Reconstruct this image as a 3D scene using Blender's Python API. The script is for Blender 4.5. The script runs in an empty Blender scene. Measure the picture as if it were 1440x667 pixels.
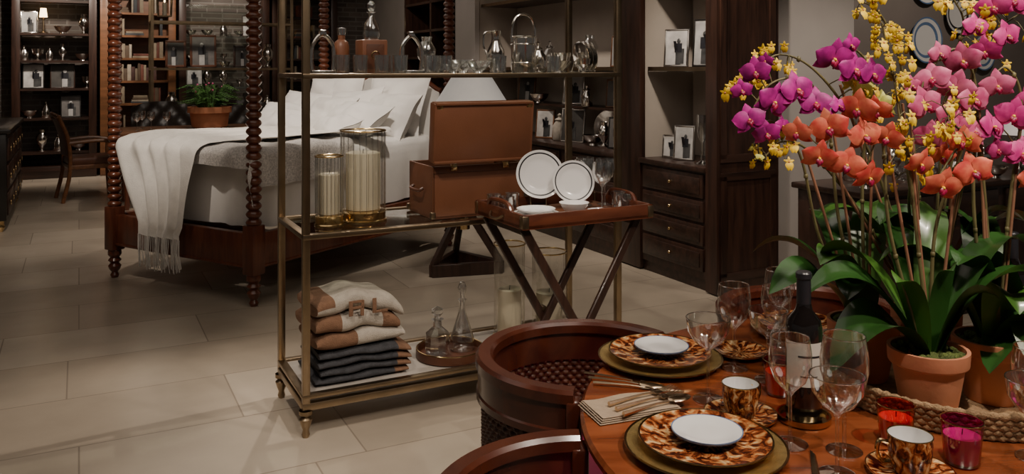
import bpy, bmesh, math, random
from math import sin, cos, pi, radians, sqrt
from mathutils import Vector, Matrix, Euler, noise
random.seed(7)
ROOM = radians(27.1)
CB, SB = cos(ROOM), sin(ROOM)
def R(a, b, z=0.0):
    return (a*CB - b*SB, a*SB + b*CB, z)

# ------------------------------------------------------------------ materials
def _new(name):
    m = bpy.data.materials.new(name); m.use_nodes = True
    nt = m.node_tree
    return m, nt, nt.nodes['Principled BSDF']
def sc(c, f): return tuple(min(1, max(0, x*f)) for x in c[:3]) + (1,)
def M(name, col, rough=.5, metal=0, var=.15, scale=12, bump=0, emit=0, coat=0, sheen=0, bscale=None):
    m, nt, p = _new(name)
    N = nt.nodes; L = nt.links
    tc = N.new('ShaderNodeTexCoord')
    nz = N.new('ShaderNodeTexNoise'); nz.inputs['Scale'].default_value = scale; nz.inputs['Detail'].default_value = 4
    L.new(tc.outputs['Object'], nz.inputs['Vector'])
    cr = N.new('ShaderNodeValToRGB')
    cr.color_ramp.elements[0].position = .3; cr.color_ramp.elements[1].position = .7
    cr.color_ramp.elements[0].color = sc(col, 1-var); cr.color_ramp.elements[1].color = sc(col, 1+var)
    L.new(nz.outputs['Fac'], cr.inputs[0]); L.new(cr.outputs[0], p.inputs['Base Color'])
    p.inputs['Roughness'].default_value = rough; p.inputs['Metallic'].default_value = metal
    if coat: p.inputs['Coat Weight'].default_value = coat; p.inputs['Coat Roughness'].default_value = .12
    if sheen: p.inputs['Sheen Weight'].default_value = sheen
    if emit:
        p.inputs['Emission Color'].default_value = sc(col, 1); p.inputs['Emission Strength'].default_value = emit
    if bump:
        n2 = N.new('ShaderNodeTexNoise'); n2.inputs['Scale'].default_value = bscale or scale*6; n2.inputs['Detail'].default_value = 3
        L.new(tc.outputs['Object'], n2.inputs['Vector'])
        b = N.new('ShaderNodeBump'); b.inputs['Strength'].default_value = bump; b.inputs['Distance'].default_value = .01
        L.new(n2.outputs['Fac'], b.inputs['Height']); L.new(b.outputs[0], p.inputs['Normal'])
    return m
def petalmat(name, c1, c2):
    m, nt, p = _new(name); N = nt.nodes; L = nt.links
    tc = N.new('ShaderNodeTexCoord'); nz = N.new('ShaderNodeTexNoise'); nz.inputs['Scale'].default_value = 34; nz.inputs['Detail'].default_value = 3
    L.new(tc.outputs['Object'], nz.inputs['Vector'])
    cr = N.new('ShaderNodeValToRGB'); cr.color_ramp.elements[0].position = .36; cr.color_ramp.elements[1].position = .64
    cr.color_ramp.elements[0].color = (*c1, 1); cr.color_ramp.elements[1].color = (*c2, 1)
    L.new(nz.outputs['Fac'], cr.inputs[0]); L.new(cr.outputs[0], p.inputs['Base Color'])
    p.inputs['Roughness'].default_value = .55
    return m
def wood(name, c1, c2, stretch=(1.5, 14, 14), rough=.35, coat=.3, bump=.05):
    m, nt, p = _new(name); N = nt.nodes; L = nt.links
    tc = N.new('ShaderNodeTexCoord'); mp = N.new('ShaderNodeMapping')
    mp.inputs['Scale'].default_value = stretch
    nz = N.new('ShaderNodeTexNoise'); nz.inputs['Scale'].default_value = 2.2; nz.inputs['Detail'].default_value = 7; nz.inputs['Distortion'].default_value = .7
    L.new(tc.outputs['Object'], mp.inputs[0]); L.new(mp.outputs[0], nz.inputs['Vector'])
    cr = N.new('ShaderNodeValToRGB')
    cr.color_ramp.elements[0].position = .33; cr.color_ramp.elements[1].position = .68
    cr.color_ramp.elements[0].color = (*c1, 1); cr.color_ramp.elements[1].color = (*c2, 1)
    L.new(nz.outputs['Fac'], cr.inputs[0]); L.new(cr.outputs[0], p.inputs['Base Color'])
    p.inputs['Roughness'].default_value = rough
    p.inputs['Coat Weight'].default_value = coat; p.inputs['Coat Roughness'].default_value = .15
    b = N.new('ShaderNodeBump'); b.inputs['Strength'].default_value = bump; b.inputs['Distance'].default_value = .003
    L.new(nz.outputs['Fac'], b.inputs['Height']); L.new(b.outputs[0], p.inputs['Normal'])
    return m
def thin(name, tint=(.95, .96, .96), lo=.07, hi=.85, rough=.06, blend=.35, refl=1.0):
    m = bpy.data.materials.new(name); m.use_nodes = True
    nt = m.node_tree; N = nt.nodes; L = nt.links; N.clear()
    o = N.new('ShaderNodeOutputMaterial'); mx = N.new('ShaderNodeMixShader')
    t = N.new('ShaderNodeBsdfTransparent'); t.inputs[0].default_value = (*tint, 1)
    g = N.new('ShaderNodeBsdfGlossy'); g.inputs['Roughness'].default_value = rough; g.inputs[0].default_value = (refl, refl, refl*.98, 1)
    lw = N.new('ShaderNodeLayerWeight'); lw.inputs[0].default_value = blend
    mr = N.new('ShaderNodeMapRange'); mr.inputs['To Min'].default_value = lo; mr.inputs['To Max'].default_value = hi
    L.new(lw.outputs['Facing'], mr.inputs[0]); L.new(mr.outputs[0], mx.inputs[0])
    L.new(t.outputs[0], mx.inputs[1]); L.new(g.outputs[0], mx.inputs[2]); L.new(mx.outputs[0], o.inputs[0])
    return m
def brickmat(name, c1, c2, mort, bw, bh, ms, rough, scale=1, bump=.2, off=.5, swz=False, nvar=.25, nscale=3):
    m, nt, p = _new(name); N = nt.nodes; L = nt.links
    tc = N.new('ShaderNodeTexCoord'); src = tc.outputs['Object']
    if swz:
        s = N.new('ShaderNodeSeparateXYZ'); c = N.new('ShaderNodeCombineXYZ')
        L.new(src, s.inputs[0]); L.new(s.outputs[0], c.inputs[0]); L.new(s.outputs[2], c.inputs[1]); src = c.outputs[0]
    bt = N.new('ShaderNodeTexBrick'); bt.offset = off; bt.squash = 1.35; bt.squash_frequency = 3
    bt.inputs['Color1'].default_value = (*c1, 1); bt.inputs['Color2'].default_value = (*c2, 1); bt.inputs['Mortar'].default_value = (*mort, 1)
    bt.inputs['Scale'].default_value = scale; bt.inputs['Mortar Size'].default_value = ms; bt.inputs['Mortar Smooth'].default_value = .3
    bt.inputs['Brick Width'].default_value = bw; bt.inputs['Row Height'].default_value = bh
    L.new(src, bt.inputs['Vector'])
    nz = N.new('ShaderNodeTexNoise'); nz.inputs['Scale'].default_value = nscale; nz.inputs['Detail'].default_value = 8
    L.new(tc.outputs['Object'], nz.inputs['Vector'])
    mr = N.new('ShaderNodeMapRange'); mr.inputs['To Min'].default_value = 1-nvar; mr.inputs['To Max'].default_value = 1+nvar
    L.new(nz.outputs['Fac'], mr.inputs[0])
    mul = N.new('ShaderNodeVectorMath'); mul.operation = 'SCALE'
    L.new(bt.outputs['Color'], mul.inputs[0]); L.new(mr.outputs[0], mul.inputs['Scale'])
    L.new(mul.outputs[0], p.inputs['Base Color'])
    p.inputs['Roughness'].default_value = rough
    b = N.new('ShaderNodeBump'); b.inputs['Strength'].default_value = bump; b.inputs['Distance'].default_value = .004; b.invert = True
    L.new(bt.outputs['Fac'], b.inputs['Height']); L.new(b.outputs[0], p.inputs['Normal'])
    return m
def flame(name, ka=5.5, kr=22):
    m, nt, p = _new(name); N = nt.nodes; L = nt.links
    tc = N.new('ShaderNodeTexCoord'); s = N.new('ShaderNodeSeparateXYZ'); L.new(tc.outputs['Object'], s.inputs[0])
    at = N.new('ShaderNodeMath'); at.operation = 'ARCTAN2'; L.new(s.outputs[1], at.inputs[0]); L.new(s.outputs[0], at.inputs[1])
    m1 = N.new('ShaderNodeMath'); m1.operation = 'MULTIPLY'; m1.inputs[1].default_value = ka; L.new(at.outputs[0], m1.inputs[0])
    ln = N.new('ShaderNodeVectorMath'); ln.operation = 'LENGTH'; L.new(tc.outputs['Object'], ln.inputs[0])
    m2 = N.new('ShaderNodeMath'); m2.operation = 'MULTIPLY'; m2.inputs[1].default_value = kr; L.new(ln.outputs['Value'], m2.inputs[0])
    c = N.new('ShaderNodeCombineXYZ'); L.new(m1.outputs[0], c.inputs[0]); L.new(m2.outputs[0], c.inputs[1])
    nz = N.new('ShaderNodeTexNoise'); nz.inputs['Scale'].default_value = 1; nz.inputs['Detail'].default_value = 3; nz.inputs['Distortion'].default_value = .9
    L.new(c.outputs[0], nz.inputs['Vector'])
    cr = N.new('ShaderNodeValToRGB'); e = cr.color_ramp.elements
    e[0].position = .38; e[0].color = (.035, .008, .005, 1); e[1].position = .68; e[1].color = (.74, .54, .32, 1)
    x = e.new(.47); x.color = (.16, .035, .012, 1); x = e.new(.53); x.color = (.40, .12, .035, 1); x = e.new(.60); x.color = (.55, .30, .11, 1)
    L.new(nz.outputs['Fac'], cr.inputs[0]); L.new(cr.outputs[0], p.inputs['Base Color'])
    p.inputs['Roughness'].default_value = .12
    return m

m_floor = brickmat('limestone_tiles', (.50, .43, .345), (.41, .345, .27), (.29, .24, .19), 1.0, .56, .004, .27, off=.37, bump=.12, nvar=.42, nscale=1.6)
m_brick = brickmat('old_brick', (.13, .105, .09), (.075, .06, .052), (.15, .135, .12), .22, .075, .012, .8, swz=True, bump=.6, nvar=.5)
m_plaster = M('plaster_beige', (.48, .44, .41), .8, var=.05, scale=3, bump=.05)
m_plaster_d = M('plaster_taupe', (.20, .17, .152), .8, var=.06, scale=3)
m_niche = M('niche_linen', (.46, .40, .34), .75, var=.05, scale=5)
m_ceil = M('ceiling_paint', (.25, .22, .19), .9, var=.03)
m_dark = wood('dark_walnut', (.020, .009, .006), (.055, .024, .015), (12, 12, 1.2), .4, .2)
m_darkh = wood('dark_walnut_horizontal', (.018, .009, .006), (.050, .023, .015), (1.2, 12, 12), .4, .2)
m_black = M('ebonised_wood', (.012, .010, .009), .35, var=.2, coat=.2)
m_mahog = wood('mahogany', (.085, .022, .011), (.17, .050, .022), (10, 10, 1.5), .3, .4)
m_cherry = wood('cherry_table', (.16, .036, .013), (.31, .085, .030), (1.4, 9, 9), .2, .6)
m_chairw = wood('chair_mahogany', (.055, .012, .007), (.10, .025, .011), (5, 5, 5), .26, .5)
m_trayw = wood('tray_wood', (.075, .020, .010), (.13, .038, .017), (2, 8, 8), .28, .4)
m_weave = M('woven_leather', (.085, .026, .013), .4, var=.4, scale=60, bump=.2)
m_oak = wood('honey_oak', (.13, .055, .023), (.24, .10, .043), (1.2, 9, 9), .4, .2)
m_brass = M('antique_brass', (.30, .225, .145), .34, 1, var=.2, scale=8)
m_gold = M('polished_gold', (.64, .46, .23), .18, 1, var=.08)
m_silver = M('silver', (.80, .77, .73), .13, 1, var=.06)
m_steel = M('cutlery_gilt', (.62, .47, .32), .22, 1, var=.05)
m_glass = thin('clear_glass', (.965, .97, .965), .05, .85, .06, .42)
m_pane = thin('shelf_glass', (.82, .85, .82), .12, .4, .03, .3)
m_crystal = thin('cut_crystal', (.88, .89, .90), .22, .95, .12, .4)
m_hglass = thin('hurricane_glass', (.94, .94, .92), .05, .6, .05, .3)
m_red = thin('red_votive_glass', (.80, .08, .09), .07, .5, .05)
m_purple = thin('purple_votive_glass', (.62, .05, .38), .07, .5, .05)
m_white = M('white_linen', (.82, .80, .77), .85, var=.03, scale=6, bump=.12, sheen=.2, bscale=30)
m_throw = M('cream_throw', (.79, .76, .71), .9, var=.06, scale=20, bump=.3, bscale=140, sheen=.2)
m_grey = M('silver_sequin_blanket', (.60, .57, .54), .5, var=.35, scale=90, bump=.6, bscale=200, sheen=.3)
m_stone = M('shelf_marble', (.42, .38, .34), .25, var=.18, scale=4)
m_leather = M('tan_leather', (.175, .066, .032), .42, var=.10, scale=7, bump=.08, bscale=150)
m_leatherd = M('brown_leather', (.10, .036, .018), .4, var=.2, scale=9, bump=.1)
m_chair_l = M('black_leather', (.03, .022, .018), .35, var=.2, bump=.1)
m_wax = M('ivory_wax', (.72, .65, .50), .5, var=.04)
m_wax_red = M('berry_wax', (.60, .05, .08), .5, var=.08)
m_wax_pink = M('fuchsia_wax', (.62, .05, .32), .5, var=.08)
m_china = M('white_china', (.76, .75, .74), .1, var=.01)
m_blue = M('blue_glaze', (.12, .20, .36), .15, var=.2)
m_blk = M('black_band', (.02, .02, .025), .3)
m_flame = flame('flame_stitch_glaze', 4.2, 42)
m_flamec = flame('flame_stitch_cup', 3.2, 70)
m_charger = M('gilt_charger', (.66, .47, .18), .26, .85, var=.22, scale=50, bump=.35)
m_napkin = M('linen_napkin', (.42, .32, .225), .9, var=.08, scale=50, bump=.3)
m_bottle = M('bottle_glass_dark', (.008, .006, .006), .06, var=.1, coat=1)
m_label = M('paper_label', (.58, .54, .48), .7, var=.1)
m_terra = M('terracotta', (.60, .24, .125), .75, var=.14, scale=9, bump=.1)
m_soil = M('moss', (.10, .13, .03), .95, var=.5, scale=40, bump=.8)
m_leaf = M('orchid_leaf', (.026, .085, .016), .28, var=.35, scale=5, coat=.3)
m_leafl = M('orchid_leaf_light', (.065, .17, .026), .32, var=.3, scale=5, coat=.2)
m_fern = M('fern_green', (.06, .16, .03), .6, var=.4, scale=20)
m_stem = M('flower_stem', (.14, .12, .05), .5, var=.3)
m_stake = M('bamboo_stake', (.28, .13, .075), .6, var=.2)
m_mag = petalmat('petal_magenta', (.25, .003, .14), (.56, .012, .31))
m_pink = petalmat('petal_rose', (.54, .06, .19), (.76, .18, .34))
m_hot = petalmat('petal_hot_pink', (.50, .015, .19), (.80, .08, .34))
m_coral = petalmat('petal_coral', (.66, .06, .05), (.90, .24, .13))
m_lip = M('orchid_lip', (.30, .005, .05), .4, var=.3, scale=50)
m_yel = M('petal_yellow', (.82, .52, .02), .5, var=.3, scale=40)
m_ygreen = M('petal_chartreuse', (.60, .60, .13), .5, var=.15, scale=30)
m_basket = M('seagrass', (.36, .23, .12), .8, var=.35, scale=40, bump=.6)
m_fuchsia = M('fuchsia_velvet', (.62, .008, .13), .7, var=.1, sheen=.4)
m_wool_d = M('charcoal_wool', (.045, .045, .05), .95, var=.3, scale=30, bump=.5)
m_wool_b = M('camel_wool', (.20, .105, .060), .95, var=.15, scale=40, bump=.5)
m_wool_c = M('cream_wool', (.44, .39, .33), .95, var=.1, scale=40, bump=.5)
m_shade = M('parchment_shade', (.62, .59, .55), .8, var=.04, emit=.30)  # faint emission in the material stands in for light on the shade
m_glow = M('lamp_glow', (1, .70, .38), .5, emit=7, var=.02)
m_photo = M('photo_print', (.06, .06, .06), .3, var=.6, scale=14)
m_mats = [M('photo_mount_%d' % i, c, .5, var=.3, scale=9) for i, c in enumerate([(.42, .41, .40), (.14, .13, .125), (.52, .50, .48), (.06, .055, .05)])]
BOOKS = [M('book_%d' % i, c, .7, var=.2) for i, c in enumerate([(.13, .04, .025), (.24, .19, .13), (.05, .055, .06), (.34, .29, .22), (.10, .065, .04), (.06, .025, .02)])]

# ------------------------------------------------------------------ builder
def catmull(P, n=8):
    P = [Vector(p) for p in P]; Q = [P[0]*2-P[1]]+P+[P[-1]*2-P[-2]]; out = []
    for i in range(1, len(Q)-2):
        a, b, c, d = Q[i-1:i+3]
        for k in range(n):
            t = k/n
            out.append(.5*((2*b)+(c-a)*t+(2*a-5*b+4*c-d)*t*t+(3*b-a-3*c+d)*t**3))
    out.append(P[-1]); return out
class B:
    def __init__(s, name, loc=(0, 0, 0), rz=0):
        s.name = name; s.loc = loc; s.rz = rz; s.V = []; s.F = []; s.I = []; s.m = []
    def mi(s, mat):
        if mat not in s.m: s.m.append(mat)
        return s.m.index(mat)
    def add(s, V, F, mat, T=None):
        o = len(s.V)
        for v in V:
            v = Vector(v)
            s.V.append(T @ v if T else v)
        i = s.mi(mat) if not isinstance(mat, list) else None
        for k, f in enumerate(F):
            s.F.append([x+o for x in f]); s.I.append(i if i is not None else s.mi(mat[k]))
    def T(s, c, rot): return Matrix.Translation(c) @ Euler(rot).to_matrix().to_4x4()
    def _cube(s, sx, sy, sz, T, mat, bev, seg):
        bm = bmesh.new(); bmesh.ops.create_cube(bm, size=1)
        for v in bm.verts: v.co = Vector((v.co.x*sx, v.co.y*sy, v.co.z*sz))
        if bev: bmesh.ops.bevel(bm, geom=bm.edges[:], offset=bev, segments=seg, affect='EDGES', profile=.5)
        bm.verts.index_update()
        s.add([v.co.copy() for v in bm.verts], [[v.index for v in f.verts] for f in bm.faces], mat, T); bm.free()
    def box(s, sx, sy, sz, c, mat, rot=(0, 0, 0), bev=0): s._cube(sx, sy, sz, s.T(c, rot), mat, bev, 2)
    def bar(s, p, q, w, h, mat, bev=0):
        p = Vector(p); q = Vector(q); d = q-p
        T = Matrix.Translation((p+q)/2) @ d.to_track_quat('X', 'Z').to_matrix().to_4x4()
        s._cube(d.length, w, h, T, mat, bev, 1)
    def lathe(s, prof, c, mat, seg=28, rot=(0, 0, 0)):
        V = []; F = []; rings = []
        for r, z in prof:
            if r < 1e-6: rings.append([len(V)]); V.append((0, 0, z))
            else:
                rings.append(list(range(len(V), len(V)+seg)))
                V += [(r*cos(2*pi*i/seg), r*sin(2*pi*i/seg), z) for i in range(seg)]
        for a, b in zip(rings, rings[1:]):
            for i in range(seg):
                j = (i+1) % seg
                if len(a) == 1 and len(b) == 1: continue
                if len(a) == 1: F.append([a[0], b[j], b[i]])
                elif len(b) == 1: F.append([a[i], a[j], b[0]])
                else: F.append([a[i], a[j], b[j], b[i]])
        s.add(V, F, mat, s.T(c, rot))
    def tube(s, P, r, mat, seg=8):
        P = [Vector(p) for p in P]; n = len(P); V = []; F = []
        up = None
        for i in range(n):
            t = (P[min(i+1, n-1)]-P[max(i-1, 0)]).normalized()
            if up is None: up = t.orthogonal().normalized()
            up = (up-t*up.dot(t)).normalized(); bi = t.cross(up)
            rr = r[i] if isinstance(r, (list, tuple)) else r
            V += [P[i]+(up*cos(2*pi*k/seg)+bi*sin(2*pi*k/seg))*rr for k in range(seg)]
        for i in range(n-1):
            for k in range(seg):
                F.append([i*seg+k, i*seg+(k+1) % seg, (i+1)*seg+(k+1) % seg, (i+1)*seg+k])
        F.append(list(range(seg))[::-1]); F.append(list(range((n-1)*seg, n*seg)))
        s.add(V, F, mat)
    def ring(s, R0, r, c, mat, seg=32, rot=(0, 0, 0), ts=8):
        s.lathe([(R0+r*cos(2*pi*k/ts), r*sin(2*pi*k/ts)) for k in range(ts+1)], c, mat, seg, rot)
    def sheet(s, fn, nu, nv, mat, T=None, matfn=None):
        V = []; F = []; ml = []
        for i in range(nu+1):
            for j in range(nv+1): V.append(fn(i/nu, j/nv))
        for i in range(nu):
            for j in range(nv):
                a = i*(nv+1)+j; F.append([a, a+1, a+nv+2, a+nv+1])
                if matfn: ml.append(matfn((i+.5)/nu, (j+.5)/nv))
        s.add(V, F, ml if matfn else mat, T)
    def ell(s, rx, ry, rz, c, mat, rot=(0, 0, 0), n=10):
        T = s.T(c, rot) @ Matrix.Diagonal((rx, ry, rz, 1))
        V = []; F = []
        seg = n*2
        for i in range(n+1):
            th = pi*i/n
            V += [(sin(th)*cos(2*pi*k/seg), sin(th)*sin(2*pi*k/seg), -cos(th)) for k in range(seg)]
        for i in range(n):
            for k in range(seg): F.append([i*seg+k, i*seg+(k+1) % seg, (i+1)*seg+(k+1) % seg, (i+1)*seg+k])
        s.add(V, F, mat, T)
    def pillow(s, w, h, t, c, rot, mat, n=22, seed=0, flange=.0):
        T = s.T(c, rot)
        for sg in (1, -1):
            def f(u, v):
                x = 2*u-1; y = 2*v-1
                xx = min(1, abs(x)*(1+flange)); yy = min(1, abs(y)*(1+flange))
                k = max(0, (1-xx**2.6))*max(0, (1-yy**2.6))
                z = sg*(t/2*(k**.5)+.002)
                z += .026*noise.noise(Vector((x*2.2+seed, y*2.2, sg)))*(k**.3)+.012*noise.noise(Vector((x*6+seed, y*6, sg)))*(k**.3)
                px = x*w/2*(1-.09*(1-y*y)); py = y*h/2*(1-.09*(1-x*x))
                return (px, py, z+.02*noise.noise(Vector((x+seed, y, 0))))
            s.sheet(f, n, n, mat, T=T)
    def done(s, ang=38):
        me = bpy.data.meshes.new(s.name); me.from_pydata([tuple(v) for v in s.V], [], s.F)
        for m in s.m: me.materials.append(m)
        me.polygons.foreach_set('material_index', s.I)
        bm = bmesh.new(); bm.from_mesh(me)
        bmesh.ops.remove_doubles(bm, verts=bm.verts, dist=1e-5)
        bmesh.ops.recalc_face_normals(bm, faces=bm.faces); bm.to_mesh(me); bm.free()
        me.shade_smooth(); me.set_sharp_from_angle(angle=radians(ang))
        o = bpy.data.objects.new(s.name, me); o.location = s.loc; o.rotation_euler = (0, 0, s.rz)
        bpy.context.collection.objects.link(o); return o
def RB(name, a, b, z=0, rz=0): return B(name, R(a, b, z), ROOM+rz)

# ------------------------------------------------------------------ room shell
b = RB('floor', 4, 6); b.box(20, 22, .1, (0, 0, -.05), m_floor); b.done()
b = RB('ceiling', 4, 6, 3.3); b.box(20, 22, .1, (0, 0, .05), m_ceil); b.done()
b = RB('wall_back', 1.5, 13.56); b.box(6.6, .2, 3.3, (0, 0, 1.65), m_brick); b.done()
b = RB('wall_left', -1.85, 8.5); b.box(.2, 10, 3.3, (0, 0, 1.65), m_plaster_d); b.done()
b = RB('wall_right', 4.35, 8.98); b.box(.2, 8.96, 3.3, (0, 0, 1.65), m_plaster); b.done()
b = RB('wall_pier', 4.68, 4.55); b.box(.80, .3, 3.3, (0, 0, 1.65), m_plaster); b.done()
b = RB('wall_alcove', 7.4, 5.5); b.box(6.2, .2, 3.3, (0, 0, 1.65), m_plaster_d); b.done()
b = RB('baseboard_alcove', 7.4, 5.38); b.box(6.2, .04, .16, (0, 0, .08), m_dark); b.done()
b = RB('baseboard_back', 1.5, 13.44); b.box(6.4, .04, .22, (0, 0, .11), m_dark); b.done()

b = RB('builtin_cabinet', 0, 0)
def cabinet_run(b, y0, y1, cols):
    L = y1-y0
    b.box(.50, L, .72, (3.975, (y0+y1)/2, .44), m_dark)
    b.box(.48, L, .10, (3.985, (y0+y1)/2, .05), m_darkh)
    b.box(.545, L, .035, (3.9625, (y0+y1)/2, .815), m_darkh, bev=.005)
    w = L/cols
    for c in range(cols):
        for r, (z0, z1) in enumerate([(.62, .78), (.46, .60), (.30, .44), (.13, .28)]):
            yc = y0+w*(c+.5)
            b.box(.02, w-.06, z1-z0, (3.718, yc, (z0+z1)/2), m_dark, bev=.006)
            b.box(.012, w-.12, z1-z0-.05, (3.706, yc, (z0+z1)/2), m_darkh, bev=.004)
            b.ell(.012, .012, .012, (3.692, yc, (z0+z1)/2), m_gold, n=5)
cabinet_run(b, 4.42, 5.16, 1)
cabinet_run(b, 5.44, 8.1, 3)
b.box(.54, .11, 3.28, (3.977, 4.365, 1.65), m_dark)
for z0, z1 in ((.12, .78), (.9, 2.9)):
    for x in (3.76, 4.19): b.box(.05, .012, z1-z0, (x, 4.306, (z0+z1)/2), m_dark)
    for z in (z0, z1): b.box(.48, .012, .05, (3.975, 4.306, z), m_darkh)
b.box(.05, .28, 3.28, (3.732, 5.30, 1.65), m_dark, bev=.004)
b.box(.47, .24, 3.28, (4.0, 5.30, 1.65), m_niche)
b.box(.05, .52, 3.28, (3.732, 8.36, 1.65), m_plaster)
b.box(.47, .50, 3.28, (4.0, 8.36, 1.65), m_niche)
for y0, y1 in ((4.42, 5.16), (5.44, 8.1)):
    b.box(.03, y1-y0, 2.4, (4.22, (y0+y1)/2, 2.03), m_niche)
    for z in (1.49, 2.15):
        b.box(.42, y1-y0, .025, (4.0, (y0+y1)/2, z), m_darkh)
        b.box(.012, y1-y0, .03, (3.785, (y0+y1)/2, z), m_brass)
b.box(.30, 2.6, .02, (4.06, 6.75, 1.15), m_darkh)
b.box(.05, 1.9, 3.28, (4.2, 9.6, 1.65), m_dark)
for y in (8.66, 9.6, 10.5): b.box(.40, .05, 3.28, (4.0, y, 1.65), m_dark)
for z in (.8, 1.25, 1.62, 1.95, 2.3): b.box(.40, 1.9, .03, (4.0, 9.58, z), m_darkh)
b.done()

def bookcase(name, a0, a1, bf, depth, H, zs, mat, math_, posts=(), back=None):
    w = a1-a0
    b = RB(name, (a0+a1)/2, bf+depth/2)
    for x in (-w/2+.05, w/2-.05): b.box(.10, depth, H, (x, 0, H/2), mat, bev=.005)
    for x in posts: b.box(.05, depth, H, (x-(a0+a1)/2, 0, H/2), mat)
    for z in zs: b.box(w-.1, depth-.03, .03, (0, .01, z), math_)
    b.box(w, depth+.04, .16, (0, 0, .08), math_, bev=.01)
    b.box(w, depth+.04, .12, (0, 0, H-.06), math_, bev=.01)
    if back: b.box(w-.1, .02, H, (0, depth/2-.01, H/2), back)
    b.done()
CZ = (.34, .80, 1.2, 1.58, 1.95, 2.4)
bookcase('display_cabinet', -.80, .22, 13.02, .38, 3.1, CZ, m_dark, m_darkh)
bookcase('bookcase', .26, 1.24, 13.02, .38, 3.1, (.62, .98, 1.3, 1.62, 1.94, 2.26, 2.6), m_oak, m_oak, back=m_oak)
bookcase('display_cabinet', 1.28, 2.56, 13.02, .38, 3.1, CZ, m_dark, m_pane)
bookcase('bookcase', 2.6, 3.6, 13.02, .38, 3.1, (.62, .98, 1.3, 1.62, 1.94, 2.26, 2.6), m_dark, m_darkh)
def books(a0, a1, bb, z, hmax=.26, gap=.2):
    b = RB('row_of_books', a0, bb, z); x = 0
    while x < a1-a0-.05:
        if random.random() < gap: x += random.uniform(.05, .2); continue
        if random.random() < .08 and a1-a0-x > .3:
            zz = 0
            for k in range(random.randint(2, 4)):
                t = random.uniform(.02, .04); b.box(.24-.02*k, .17, t, (x+.13, 0, zz+t/2), random.choice(BOOKS), bev=.002); zz += t+.0005
            x += .28; continue
        t = random.uniform(.02, .05); h = random.uniform(.15, hmax)
        b.box(t, .18, h, (x+t/2, 0, h/2), random.choice(BOOKS), bev=.002); x += t+.002
    b.done()
for z in (.635, .995, 1.315, 1.635, 1.955, 2.275):
    books(.38, 1.12, 13.18, z, .25)
    books(2.95, 3.45, 13.18, z, .25, .3)

def frame(a, bb, z, w, h, rz=0, mat=m_silver, tilt=-.12, border=.014, k=None):
    b = RB('picture_frame', a, bb, z, rz)
    rot = (tilt, 0, 0)
    T = Euler(rot).to_matrix()
    def P(x, y, zz): return tuple(T @ Vector((x, y, zz)))
    b.box(w, .012, h, P(0, 0, h/2), mat, rot, bev=.003)
    for x in (-w/2+border/2, w/2-border/2): b.box(border, .024, h, P(x, 0, h/2), mat, rot, bev=.004)
    for zz in (border/2, h-border/2): b.box(w, .024, border, P(0, 0, zz), mat, rot, bev=.004)
    mm = m_mats[k if k is not None else random.randrange(4)]
    b.box(w-2*border, .004, h-2*border, P(0, -.008, h/2), mm, rot)
    iw = w-2*border; dx = random.uniform(-.15, .15)*iw; fg = m_photo if mm in (m_mats[0], m_mats[2]) else m_mats[0]
    b.box(iw*.24, .004, h*.48, P(dx, -.011, h*.30), fg, rot)
    b.ell(iw*.09, .004, h*.07, P(dx, -.011, h*.68), fg, rot, n=6)
    b.box(iw*.34, .004, h*.24, P(dx, -.012, h*.50), m_blk, rot)
    b.box(iw*.16, .004, h*.40, P(dx+iw*.2, -.011, h*.28), m_photo, rot)
    b.box(.02, .004, h*.7, P(0, .0, h*.35), m_blk, (.35, 0, 0))
    b.done()
FR = -pi/2
frame(3.90, 4.98, 1.504, .19, .28, FR+.5, k=2); frame(3.92, 4.66, 1.504, .22, .34, FR+.45, m_black, k=0)
frame(3.88, 5.02, .834, .13, .17, FR+.5, k=2); frame(3.86, 4.84, .834, .16, .25, FR+.5, k=0); frame(3.98, 4.62, .834, .14, .20, FR+.45, k=2)
frame(3.9, 6.95, .834, .20, .27, FR+.5, m_oak); frame(3.9, 6.45, .834, .24, .30, FR+.5); frame(3.92, 5.75, .834, .2, .26, FR+.5, m_black)
frame(4.0, 7.5, 1.162, .2, .26, FR+.5, m_oak); frame(4.0, 5.9, 1.162, .2, .24, FR+.5, m_oak); frame(4.0, 6.6, 1.162, .22, .27, FR+.5, m_silver)
frame(3.98, 7.5, 1.504, .2, .28, FR+.5, m_oak); frame(3.98, 5.8, 1.504, .2, .26, FR+.5, m_oak)
for aa, z, w, h, m in ((-.55, 1.215, .26, .34, m_black), (-.2, 1.215, .30, .34, m_dark), (-.6, 1.965, .2, .3, m_silver), (-.1, .815, .25, .3, m_black), (1.5, 1.215, .24, .3, m_black), (2.3, 1.965, .24, .32, m_dark)):
    frame(aa, 13.14, z, w, h, 0, m)

VASE = [(.0, 0), (.035, 0), (.04, .01), (.015, .03), (.02, .05), (.055, .10), (.06, .15), (.03, .20), (.035, .23), (.03, .225), (.02, .2)]
CUP = [(0, 0), (.03, 0), (.033, .006), (.01, .02), (.01, .035), (.045, .06), (.052, .10), (.05, .10), (.04, .06)]
BOWL = [(0, 0), (.035, 0), (.03, .012), (.065, .04), (.085, .075), (.088, .08), (.082, .075), (.06, .042), (0, .02)]
JAR = [(0, 0), (.045, 0), (.05, .008), (.05, .10), (.03, .13), (.03, .14), (.036, .145), (.01, .16), (.014, .18), (0, .19)]
TUM = [(0, 0), (.032, 0), (.036, .085), (.034, .085), (.030, .012), (0, .012)]
TALL = [(0, 0), (.05, 0), (.052, .01), (.015, .03), (.012, .16), (.035, .20), (.045, .30), (.042, .36), (.04, .36), (.043, .30)]
def lobj(name, prof, loc, mat, s=1, rz=0, seg=28):
    b = B(name, loc, rz); b.lathe([(r*s, z*s) for r, z in prof], (0, 0, 0), mat, seg); return b.done()
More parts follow.
